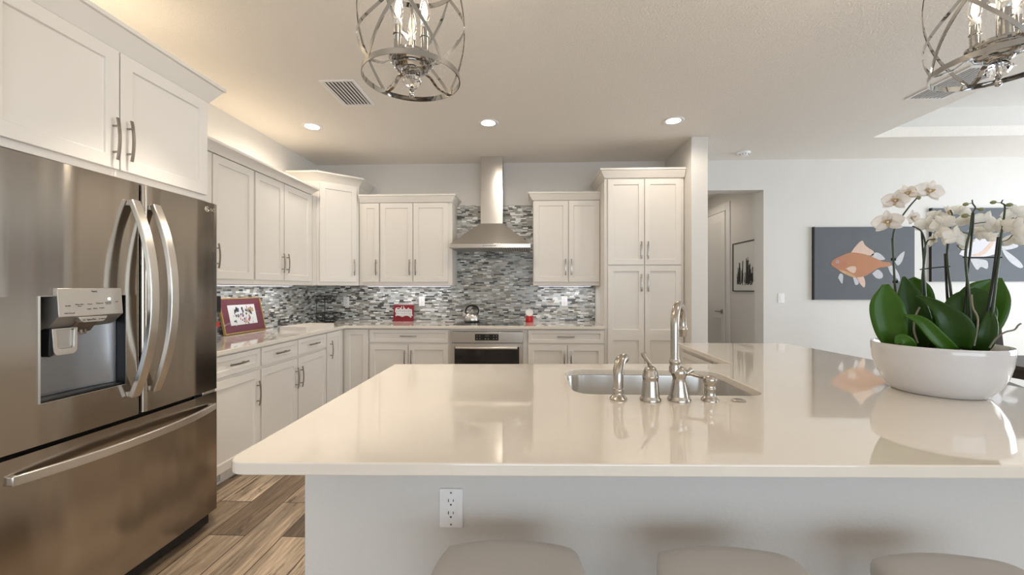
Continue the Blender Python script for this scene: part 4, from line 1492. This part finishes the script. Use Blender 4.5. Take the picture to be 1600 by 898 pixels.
cv = thing('fish_painting', 'slate canvas painting of an orange goldfish beside the hallway opening', 'painting', (3.338, BW - .033, 1.182))
MB().box(0, W_, 0, .03, 0, H_).build('canvas', [CANVAS], cv, bevel=.002)
MB().box(-.012, 0, -.002, .03, -.004, H_ + .004).build('canvas_edge', BLACKF, cv)
mb = MB()
y = -.0016
fish_part(mb, px_fish([(425, 350), (460, 300), (505, 250), (540, 232), (560, 270), (600, 305), (650, 340), (640, 380), (560, 370), (480, 352)]), 3, y)
fish_part(mb, px_fish([(625, 375), (665, 350), (710, 360), (750, 395), (760, 420), (700, 425), (650, 410)]), 2, y)
fish_part(mb, px_fish([(295, 600), (315, 560), (345, 575), (342, 640), (335, 662), (318, 640)]), 2, y)
fish_part(mb, px_fish([(445, 600), (475, 590), (500, 650), (490, 670), (465, 668)]), 2, y)
fish_part(mb, px_fish([(470, 590), (540, 580), (565, 640), (562, 690), (545, 695), (510, 655)]), 3, y)
fish_part(mb, px_fish([(635, 560), (690, 520), (735, 555), (740, 595), (710, 612), (670, 600)]), 2, y)
fish_part(mb, px_fish([(860, 440), (900, 380), (950, 340), (955, 360), (930, 440), (890, 480)]), 2, y)
fish_part(mb, px_fish([(790, 490), (830, 480), (880, 530), (910, 600), (905, 640), (880, 610), (820, 560)]), 2, y)
fish_part(mb, px_fish([(222, 462), (250, 420), (320, 385), (420, 350), (540, 362), (640, 395), (740, 440), (810, 450), (822, 480), (780, 492), (700, 505), (640, 540), (560, 585), (470, 598), (390, 575), (300, 525), (240, 485)]), 0, y - .0006)
fish_part(mb, px_fish([(300, 522), (350, 530), (420, 560), (470, 590), (440, 597), (380, 572), (320, 540)]), 1, y - .0012)
fish_part(mb, px_fish([(226, 464), (252, 424), (320, 388), (372, 415), (385, 460), (360, 505), (310, 520), (250, 488)]), 4, y - .0012)
fish_part(mb, px_fish([(372, 510), (420, 488), (465, 490), (475, 520), (455, 555), (410, 540)]), 3, y - .0018)
for rr, i in ((16, 2), (11, 5), (6, 2)):
    fish_part(mb, px_fish([(288 + rr * math.cos(a * .628), 442 + rr * math.sin(a * .628)) for a in range(10)]), i, y - .0018 - (16 - rr) * .0001, 0)
mb.build('painted_fish', [F_OR, F_YE, F_WH, F_PK, F_RD, PRINT], cv, smooth=False)

cv = thing('fish_painting', 'slate canvas painting of a pale blue-white fish behind the orchids', 'painting', (4.664, BW - .033, 1.392))
MB().box(0, W_, 0, .03, 0, H_).build('canvas', [CANVAS], cv, bevel=.002)
MB().box(-.014, 0, -.002, .03, -.004, H_ + .004).build('canvas_edge', BLACKF, cv)


def px_fish2(pts):
    return [((x - 115) / 911 * 1.0, (825 - y) / 732 * H_) for x, y in pts]


mb = MB()
fish_part(mb, px_fish2([(380, 555), (440, 470), (540, 400), (640, 365), (740, 390), (800, 450), (810, 500), (760, 545), (660, 575), (540, 585), (440, 575)]), 0, y)
fish_part(mb, px_fish2([(490, 600), (560, 600), (650, 615), (670, 650), (660, 700), (600, 680), (560, 710), (520, 660)]), 1, y)
fish_part(mb, px_fish2([(800, 490), (850, 520), (920, 570), (990, 630), (1020, 680), (980, 690), (900, 640), (840, 570)]), 1, y)
fish_part(mb, px_fish2([(810, 480), (880, 440), (950, 450), (970, 480), (900, 505), (830, 510)]), 1, y)
fish_part(mb, px_fish2([(560, 380), (640, 340), (700, 350), (720, 380), (640, 390)]), 1, y)
fish_part(mb, px_fish2([(500, 560), (600, 530), (700, 430), (730, 440), (650, 540), (560, 575)]), 2, y - .0012)
mb.build('painted_fish', [F_BL, F_WH, F_PK], cv, smooth=False)

hp = thing('framed_print', 'black-framed ink print on the hallway wall beyond the opening', 'picture', (2.88, 5.93, 1.27), R(-90))
mb = MB()
W2, H2 = .60, .665
for a in ((0, W2, 0, .012), (0, W2, H2 - .012, H2), (0, .012, .012, H2 - .012), (W2 - .012, W2, .012, H2 - .012)):
    mb.box(a[0], a[1], -.02, 0, a[2], a[3])
mb.build('frame', BLACKF, hp)
rnd = random.Random(5)
mb = MB(); mb.box(.012, W2 - .012, -.010, -.002, .012, H2 - .012)
mb.m(1)
for i in range(60):
    x = .12 + .40 * rnd.random()
    z = .09 + .05 * rnd.random()
    hgt = rnd.uniform(.05, .36) * (1 - abs(x - .34) * 1.6)
    w = rnd.uniform(.004, .012)
    mb.prism([(x - w, z), (x + w, z), (x + w * .4 + rnd.uniform(-.02, .02), z + max(hgt, .02)), (x - w * .3, z + max(hgt, .02))], 'y', -.0112 - i * .00001, -.0102)
for i in range(16):
    blob(mb, .14 + .36 * rnd.random(), .085 + .04 * rnd.random(), .018, .008, -.012)
mb.build('print', [PAPER, INKK], hp, smooth=False)

# ------------------------------------------------------------------ stools


def stool(loc, label):
    t = thing('bar_stool', label, 'stool', loc, 0, 'bar stools along the peninsula')
    N_ = 40
    rr = []

    def outline(k):
        # back edge gently arched (towards the wall, +y), widening forward
        pts = []
        base = [(-.162, .153), (-.085, .178), (0, .188), (.085, .178), (.162, .153), (.180, .09), (.188, 0), (.180, -.10), (.15, -.165), (.08, -.19), (0, -.195), (-.08, -.19), (-.15, -.165), (-.180, -.10), (-.188, 0), (-.180, .09)]
        P = catmull([(a, b, 0) for a, b in base + base[:1]], 4)[:-1]
        return [(p.x * k, p.y * k) for p in P]
    mb = MB()
    levels = [(.90, .588), (.985, .594), (1.0, .606), (1.0, .628), (.985, .640), (.94, .6455), (.80, .648), (.5, .645), (.2, .643)]
    rings_ = [[(x, y_, z) for x, y_ in outline(k)] for k, z in levels]
    n = len(rings_[0])
    v = [p for r_ in rings_ for p in r_]
    f = [(i * n + j, i * n + (j + 1) % n, (i + 1) * n + (j + 1) % n, (i + 1) * n + j) for i in range(len(rings_) - 1) for j in range(n)]
    f += [tuple(range(n))[::-1], tuple((len(rings_) - 1) * n + j for j in range(n))]
    mb.add(v, f)
    mb.build('seat', SEAT, t, angle=70)
    MB().prism(outline(.86), 'z', .555, .588).build('seat_frame', ESPRESSO, t)
    for sx in (-1, 1):
        for sy in (-1, 1):
            mb = MB()
            top_, bot_ = Vector((sx * .13, sy * .13, .56)), Vector((sx * .175, sy * .17, 0))
            mb.tube([tuple(bot_), tuple(top_)], 1, sq=(.034, .034), up=lambda i: (0, 1, 0))
            mb.build('leg', ESPRESSO, t, bevel=.003)
    for sy in (-1, 1):
        MB().box(-.155, .155, sy * .155 - .011, sy * .155 + .011, .18, .215).build('stretcher', ESPRESSO, t)
    for sx in (-1, 1):
        MB().box(sx * .155 - .011, sx * .155 + .011, -.15, .15, .24, .275).build('stretcher', ESPRESSO, t)
    return t


s0 = stool((-.047, .925, 0), 'pale upholstered backless stool below the wall outlet')
dup(s0, (.490, .918, 0), 0, 'pale upholstered backless stool in the middle of the three at the peninsula')
dup(s0, (1.012, .912, 0), 0, 'pale upholstered backless stool farthest from the outlet, below the orchid bowl')

# ------------------------------------------------------------------ orchid bowl
BC = Vector((1.583, 1.668, CT))
bw = thing('planter_bowl', 'round glossy white ceramic planter bowl standing on the peninsula worktop', 'planter', tuple(BC))
prof = [(0, .004), (.128, .0), (.140, .006), (.158, .030), (.180, .072), (.193, .120), (.198, .165), (.198, .181), (.1955, .186), (.192, .183), (.189, .165), (.182, .120), (.170, .075), (.145, .035), (0, .02)]
MB().lathe(prof, n=64).build('bowl', CERAMIC, bw, angle=60)
mb = MB()


def soil(u, v):
    r, a = u * .186, 2 * math.pi * v
    return (r * math.cos(a), r * math.sin(a), .152 + .012 * math.sin(r * 60 + a * 3) * u + rnd.uniform(-.003, .003))


mb.grid(soil, 7, 30)
tag(mb.build('potting_bark', BARK, bw, solid=.004), kind='stuff')

nsight = Vector((BC.x, BC.y, 0)).normalized()
D0 = Vector((BC.x, BC.y, 0)).length


def at(px, py, off=0.0):
    r = ray(px, py)
    t_ = (D0 + off) / (r.x * nsight.x + r.y * nsight.y)
    return Vector((0, 0, CAMH)) + r * t_


def leaf_mesh(name, m, parent, path, widths, fold=.25, tilt=0.0):
    """path: list of (px,py,off); widths in metres along it"""
    pts = catmull([at(*p) for p in path], 6)
    ws = catmull([(w, 0, 0) for w in widths], 6)
    mb = MB()
    n, k = len(pts), 6
    v = []
    for i, p in enumerate(pts):
        a, b = pts[max(0, i - 1)], pts[min(n - 1, i + 1)]
        tg = (b - a).normalized()
        view = (p - Vector((0, 0, CAMH))).normalized()
        side = tg.cross(view).normalized()
        nrm = side.cross(tg).normalized()
        side = (side * math.cos(tilt) + nrm * math.sin(tilt)).normalized()
        nrm = side.cross(tg).normalized()
        w = max(.001, ws[i].x)
        for j in range(k + 1):
            s = -1 + 2 * j / k
            v.append(tuple(p + side * (s * w / 2) + nrm * (-fold * w * .5 * (abs(s) ** 1.4 - .3))))
    f = [(i * (k + 1) + j, (i + 1) * (k + 1) + j, (i + 1) * (k + 1) + j + 1, i * (k + 1) + j + 1) for i in range(n - 1) for j in range(k)]
    mb.add(v, f)
    return mb.build(name, m, parent, world=True, solid=.0022, angle=80)


def stem_mesh(name, m, parent, path, r, n=8, smooth=5):
    pts = catmull([at(*p) for p in path], smooth)
    if isinstance(r, tuple):
        rs = [r[0] + (r[1] - r[0]) * i / (len(pts) - 1) for i in range(len(pts))]
    else:
        rs = r
    mb = MB(); mb.tube(pts, rs, n)
    return mb.build(name, m, parent, world=True)


def petal(mb, ang, L, W, cup, tip=.35, base=.12, back=0.0):
    ca, sa = math.cos(ang), math.sin(ang)

    def fn(u, v):
        s = 2 * v - 1
        prof_ = math.sin(math.pi * min(1, (base + u * (1 - base))) ** .8) ** .75 if u < 1 else 0
        w = W * .5 * max(prof_, .03)
        x = L * u
        yv = s * w
        z = cup * (u * u) * L + .18 * w * s * s * 2 + .004 * math.sin(u * 9 + s * 4) * u - back * L * u
        return (x * ca - yv * sa, x * sa + yv * ca, z)
    mb.grid(fn, 9, 6)


flower_cache = {}


def flower(parent, px, py, off, size, face, roll=0.0, kind='w'):
    """phalaenopsis bloom: three sepals, two broad petals, lip; face = direction it looks to"""
    if kind not in flower_cache:
        mb = MB()
        for a in (90, 216, 324):
            petal(mb, R(a), 1.0, .66, .16)
        for v_ in mb.bm.verts:
            v_.co.z -= .03
        for a in (8, 172):
            petal(mb, R(a), 1.08, 1.18, .12, base=.05)
        me_o = mb.build('flower', PETAL if kind == 'w' else PETALY, None, solid=.012, angle=80)
        mb = MB()
        mb.m(0).ball((0, .02, .13), .09, .08, .12, 12)
        mb.m(1)
        petal(mb, R(150), .34, .30, .9); petal(mb, R(30), .34, .30, .9)
        petal(mb, R(270), .45, .22, .5)
        lip_o = mb.build('lip', [PETAL, LIPM], None, solid=.012, angle=80)
        flower_cache[kind] = (me_o, lip_o)
    mo, lo = flower_cache[kind]
    f = mo.copy(); COL.objects.link(f)
    l = lo.copy(); COL.objects.link(l)
    f.parent = parent; l.parent = f
    q = Vector(face).normalized().to_track_quat('Z', 'Y')
    M_ = Matrix.Translation(at(px, py, off) - Vector(parent.location)) @ q.to_matrix().to_4x4() @ Matrix.Rotation(roll, 4, 'Z') @ Matrix.Scale(size, 4)
    f.matrix_local = M_
    return f


ns = nsight
rs_ = Vector((ns.y, -ns.x, 0))          # to the viewer's right
toV = -ns


def fdir(fwd, right, up):
    return toV * fwd + rs_ * right + Vector((0, 0, up))


soilz = CT + .155
# --- plant A (towards the hallway): big left leaves, two spikes
A = thing('orchid', 'white orchid nearest the hallway side of the bowl, blooms facing the viewer', 'orchid', (1.50, 1.70, soilz), 0, 'orchids in the planter bowl')
stem_mesh('stake', STAKE, A, [(1405, 540, -.02), (1399, 455, -.02), (1394, 372, -.02)], .0032)
stem_mesh('flower_spike', STEM, A, [(1407, 540, -.03), (1400, 470, -.025), (1396, 400, -.025), (1396, 365, -.02), (1405, 345, -.01), (1419, 325, 0), (1434, 308, 0), (1445, 297, -.01)], (.0045, .0022))
for p in ((1396, 405), (1399, 440)):
    mb = MB(); c_ = at(p[0], p[1], -.022); mb.tube([tuple(c_ - rs_ * .008), tuple(c_ + rs_ * .008)], .006, 8); mb.build('clip', STAKE, A, world=True)
flower(A, 1388, 347, -.05, .050, fdir(1, -.15, -.1), R(4))
flower(A, 1400, 314, -.03, .046, fdir(1, -.35, .05), R(-12))
flower(A, 1417, 303, -.005, .040, fdir(.9, .35, .15), R(15))
flower(A, 1451, 299, -.02, .046, fdir(.8, .45, .05), R(-20))
flower(A, 1425, 341, .02, .036, fdir(.5, .8, 0), R(10))
for px, py, o_ in ((1436, 308, -.03), (1434, 294, -.02)):
    mb = MB(); mb.ball(tuple(at(px, py, o_)), .0065, .0065, .010); mb.build('bud', BUD, A, world=True)
stem_mesh('stake', STAKE, A, [(1449, 535, .02), (1447, 470, .02), (1440, 362, .02)], .0030)
stem_mesh('flower_spike', STEM, A, [(1438, 535, .015), (1441, 440, .015), (1444, 410, .01), (1446, 385, .01), (1440, 362, .01), (1426, 353, .0)], (.0042, .0024))
stem_mesh('flower_spike', STEM, A, [(1447, 480, .015), (1443, 410, .01), (1448, 378, .0), (1462, 373, -.02)], (.0038, .0018))
leaf_mesh('leaf', LEAF, A, [(1398, 545, -.10), (1392, 515, -.12), (1385, 475, -.12), (1384, 444, -.11)], [.050, .098, .100, .020], .25)
leaf_mesh('leaf', LEAFD, A, [(1436, 545, -.03), (1430, 505, -.05), (1421, 465, -.05), (1412, 432, -.04)], [.05, .095, .075, .008], .3)
leaf_mesh('leaf', LEAF, A, [(1446, 540, .06), (1445, 500, .06), (1437, 455, .06), (1424, 434, .06)], [.05, .07, .075, .02], .25)
leaf_mesh('leaf', LEAFD, A, [(1450, 545, -.02), (1440, 520, -.03), (1428, 480, -.02), (1430, 450, .0)], [.05, .08, .06, .01], .3)
leaf_mesh('leaf', LEAF, A, [(1425, 545, -.15), (1418, 534, -.165), (1407, 529, -.17), (1400, 537, -.17)], [.03, .04, .035, .01], .2)
stem_mesh('aerial_root', ROOT, A, [(1437, 480, -.09), (1430, 495, -.11), (1428, 515, -.12), (1434, 536, -.12)], .0032)
# --- plant B (middle)
B = thing('orchid', 'cream orchid in the middle of the bowl, its blooms turned away', 'orchid', (1.58, 1.65, soilz), 0, 'orchids in the planter bowl')
stem_mesh('stake', STAKE, B, [(1485, 540, .02), (1480, 460, .02), (1477, 396, .02)], .0042)
stem_mesh('flower_spike', STEM, B, [(1492, 540, .015), (1486, 460, .012), (1480, 400, .01), (1484, 360, .01), (1488, 338, .02), (1485, 328, .02)], (.0048, .0022))
stem_mesh('crossbar', STAKE, B, [(1437, 421, .015), (1461, 418, .012), (1485, 416, .010)], .0022)
fl = [(1449, 352, .02, .046, (-.6, -.3, .2), 10), (1472, 350, -.01, .045, (-.7, .2, .2), -25), (1481, 333, .02, .042, (.3, .8, .3), 40), (1496, 370, -.04, .054, (-.55, -.5, -.1), 12),
      (1476, 368, -.02, .042, (-.8, .5, 0), 60), (1460, 375, .01, .036, (.4, -.8, .1), 20), (1507, 378, .03, .036, (-.5, .4, -.3), 80), (1463, 338, .03, .036, (-.6, .1, .6), 30)]
for px, py, off, sz, d, rl in fl:
    flower(B, px, py, off * 1.6, sz * .86, fdir(*d), R(rl), 'y')
leaf_mesh('leaf', LEAFD, B, [(1498, 545, -.10), (1492, 510, -.12), (1470, 483, -.13), (1448, 468, -.12), (1431, 462, -.11)], [.06, .095, .050, .022, .004], .35)
leaf_mesh('leaf', LEAF, B, [(1488, 548, -.14), (1466, 528, -.16), (1440, 502, -.17), (1412, 491, -.17)], [.04, .046, .035, .004], .35)
leaf_mesh('leaf', LEAFD, B, [(1500, 545, .02), (1490, 520, .03), (1476, 505, .04), (1464, 508, .04)], [.05, .08, .06, .01], .3)
# --- plant C (far right): two spikes with buds, two great leaves
Cc = thing('orchid', 'cream orchid with two budded spikes at the dining end of the bowl', 'orchid', (1.66, 1.60, soilz), 0, 'orchids in the planter bowl')
stem_mesh('stake', STAKE, Cc, [(1503, 540, -.05), (1511, 440, -.04), (1518, 375, -.04), (1521, 332, -.04)], .0034)
stem_mesh('flower_spike', STEM, Cc, [(1520, 540, -.05), (1515, 470, -.05), (1509, 410, -.05), (1510, 385, -.045), (1516, 360, -.045), (1519, 335, -.04), (1524, 325, -.035), (1520, 318, -.035), (1519, 312, -.035)], (.0046, .0018))
stem_mesh('stake', STAKE, Cc, [(1535, 540, -.06), (1551, 440, -.05), (1560, 370, -.05)], .0042)
stem_mesh('flower_spike', STEM, Cc, [(1545, 540, -.06), (1556, 440, -.055), (1562, 395, -.05), (1564, 370, -.05), (1568, 345, -.045), (1570, 322, -.04), (1565, 317, -.04), (1567, 312, -.04)], (.0044, .0018))
stem_mesh('crossbar', STAKE, Cc, [(1504, 402, -.05), (1535, 402, -.05), (1566, 402, -.05)], .0022)
for pth in ([(1516, 364, -.045), (1508, 364, -.04), (1500, 360, -.03)], [(1511, 388, -.045), (1503, 390, -.05), (1495, 383, -.05)], [(1520, 350, -.04), (1530, 348, -.03), (1540, 347, -.02)], [(1565, 378, -.05), (1575, 374, -.05), (1582, 367, -.05)], [(1569, 347, -.045), (1577, 343, -.04), (1584, 340, -.03)]):
    stem_mesh('flower_stalk', STEM, Cc, pth, .0015, 6)
for px, py, o_, m_ in ((1509, 319, -.035, 1), (1533, 327, -.035, 1), (1508, 337, -.06, 1.25), (1552, 316, -.04, 1), (1577, 320, -.04, 1.1)):
    mb = MB(); mb.ball(tuple(at(px, py, o_)), .0085 * m_, .0085 * m_, .0065 * m_); mb.build('bud', BUD, Cc, world=True)
for a_, b_ in (((1520, 317), (1510, 319)), ((1524, 326), (1532, 327)), ((1566, 317), (1554, 316)), ((1570, 322), (1576, 320)), ((1519, 337), (1510, 337))):
    mb = MB(); mb.tube([tuple(at(*a_, -.036)), tuple(at(*b_, -.036))], .0012, 6); mb.build('bud_stalk', STEM, Cc, world=True)
fl = [(1512, 345, .02, .040, (-.7, -.2, .3), 0), (1540, 346, -.01, .050, (-.6, -.4, .1), 20), (1529, 362, .02, .040, (-.8, .3, 0), 50), (1557, 354, .0, .042, (-.7, .4, -.1), 10), (1583, 356, -.04, .048, (-.6, .3, .1), 35),
      (1588, 334, .0, .044, (-.6, -.2, .3), -15), (1584, 374, .0, .042, (-.7, .5, -.2), 0), (1603, 350, .01, .046, (-.6, .6, .1), 25), (1500, 330, .04, .036, (-.8, .1, .4), 30), (1546, 368, .03, .034, (-.5, 0, -.4), 60)]
for px, py, off, sz, d, rl in fl:
    flower(Cc, px, py, off * 1.6, sz * .82, fdir(*d), R(rl), 'y')
leaf_mesh('leaf', LEAFD, Cc, [(1500, 545, -.02), (1508, 510, -.04), (1518, 475, -.03), (1532, 452, .0)], [.07, .135, .125, .03], .22)
leaf_mesh('leaf', LEAF, Cc, [(1520, 540, .06), (1538, 500, .06), (1553, 465, .07), (1563, 434, .08)], [.06, .10, .085, .01], .25)
leaf_mesh('leaf', LEAF, Cc, [(1505, 540, .04), (1512, 490, .05), (1530, 458, .06), (1552, 438, .07)], [.05, .09, .09, .02], .25)
leaf_mesh('leaf', LEAFD, Cc, [(1525, 548, -.06), (1538, 530, -.08), (1546, 505, -.07), (1548, 480, -.05)], [.05, .055, .04, .006], .3)
leaf_mesh('leaf', LEAF, Cc, [(1526, 545, -.02), (1540, 530, .0), (1552, 523, .01), (1558, 522, .02)], [.03, .03, .02, .004], .3)
stem_mesh('aerial_root', ROOT, Cc, [(1546, 543, -.10), (1556, 529, -.10), (1570, 519, -.10), (1585, 515, -.10), (1591, 508, -.10), (1596, 505, -.10)], .0026)
stem_mesh('aerial_root', ROOT, Cc, [(1522, 540, -.11), (1528, 500, -.12), (1520, 480, -.11), (1518, 460, -.09)], .0028)
for mo, lo in flower_cache.values():
    bpy.data.objects.remove(lo); bpy.data.objects.remove(mo)

# ------------------------------------------------------------------ dining corner glimpsed past the bowl
ch = thing('dining_chair', 'dark wooden dining chair seen behind the planter bowl', 'chair', (4.17, 4.08, 0), R(-28))
for sx in (-1, 1):
    mb = MB()
    mb.tube([(sx * .19, -.03, 0), (sx * .195, .0, .45), (sx * .20, .02, .75), (sx * .185, .06, 1.10)], 1, sq=(.045, .035), up=lambda i: (0, 1, 0))
    mb.build('leg', ESPRESSO, ch, bevel=.003)
    mb = MB(); mb.tube([(sx * .20, -.42, 0), (sx * .20, -.42, .44)], 1, sq=(.04, .04), up=lambda i: (0, 1, 0))
    mb.build('leg', ESPRESSO, ch, bevel=.003)
mb = MB(); mb.box(-.205, .205, .035, .07, 1.02, 1.115)
mb.build('top_rail', ESPRESSO, ch, bevel=.004)
for x in (-.11, -.037, .037, .11):
    mb = MB(); mb.tube([(x, .0, .47), (x, .02, .75), (x, .055, 1.03)], 1, sq=(.022, .012), up=lambda i: (0, 1, 0))
    mb.build('slat', ESPRESSO, ch)
MB().box(-.225, .225, -.45, .03, .43, .475).build('seat', ESPRESSO, ch, bevel=.008)
dt = thing('dining_table', 'dark wooden dining table past the end of the peninsula', 'table', (4.25, 3.05, 0))
MB().box(-.80, .80, -.5, .5, .735, .765).build('table_top', ESPRESSO, dt, bevel=.004)
MB().box(-.72, .72, -.42, .42, .66, .735).build('apron', ESPRESSO, dt)
for sx in (-1, 1):
    for sy in (-1, 1):
        MB().box(sx * .70 - .04, sx * .70 + .04, sy * .40 - .04, sy * .40 + .04, 0, .66).build('leg', mat('grey_wash_wood', (.25, .23, .21), .5) if 'grey_wash_wood' not in bpy.data.materials else bpy.data.materials['grey_wash_wood'], dt, bevel=.003)
st = thing('wooden_stool', 'reddish brown wooden stool beside the dining table', 'stool', (3.08, 2.46, 0))
MB().prism(round_poly([(-.2, -.2), (.2, -.2), (.2, .2), (-.2, .2)], .03, 4), 'z', .64, .685).build('seat', BROWNW, st, bevel=.006)
for sx in (-1, 1):
    for sy in (-1, 1):
        mb = MB(); mb.tube([(sx * .18, sy * .18, 0), (sx * .15, sy * .15, .64)], .018, 12)
        mb.build('leg', BROWNW, st)

# ------------------------------------------------------------------ made-up uplights behind the view, added to brighten the ceiling


def added_uplight(loc, label):
    t = thing('fill_uplight', label, 'added fill light', loc)
    MB().lathe([(0, 0), (.15, 0), (.15, .015), (.03, .03), (0, .03)], n=32).build('base', NICKEL, t, angle=50)
    MB().lathe([(0, .03), (.012, .03), (.012, 1.72), (0, 1.72)], n=14).build('pole', NICKEL, t, angle=50)
    MB().lathe([(.012, 1.70), (.06, 1.72), (.15, 1.80), (.19, 1.86), (.185, 1.86), (.14, 1.805), (.05, 1.73), (.012, 1.71)], n=36, closed=True).build('lamp_shade', SATIN, t, angle=60)
    lamp('uplight_fill_glow', 'SPOT', (loc[0], loc[1], 1.80), (R(180), 0, 0), 60, (1.0, .86, .71), spot_size=R(160), spot_blend=.6, shadow_soft_size=.08)


added_uplight((-1.4, -1.3, 0), 'added ceiling fill light shaped as a floor lamp on the refrigerator side, behind the view')
added_uplight((3.2, -1.3, 0), 'added ceiling fill light shaped as a floor lamp on the dining side, behind the view')
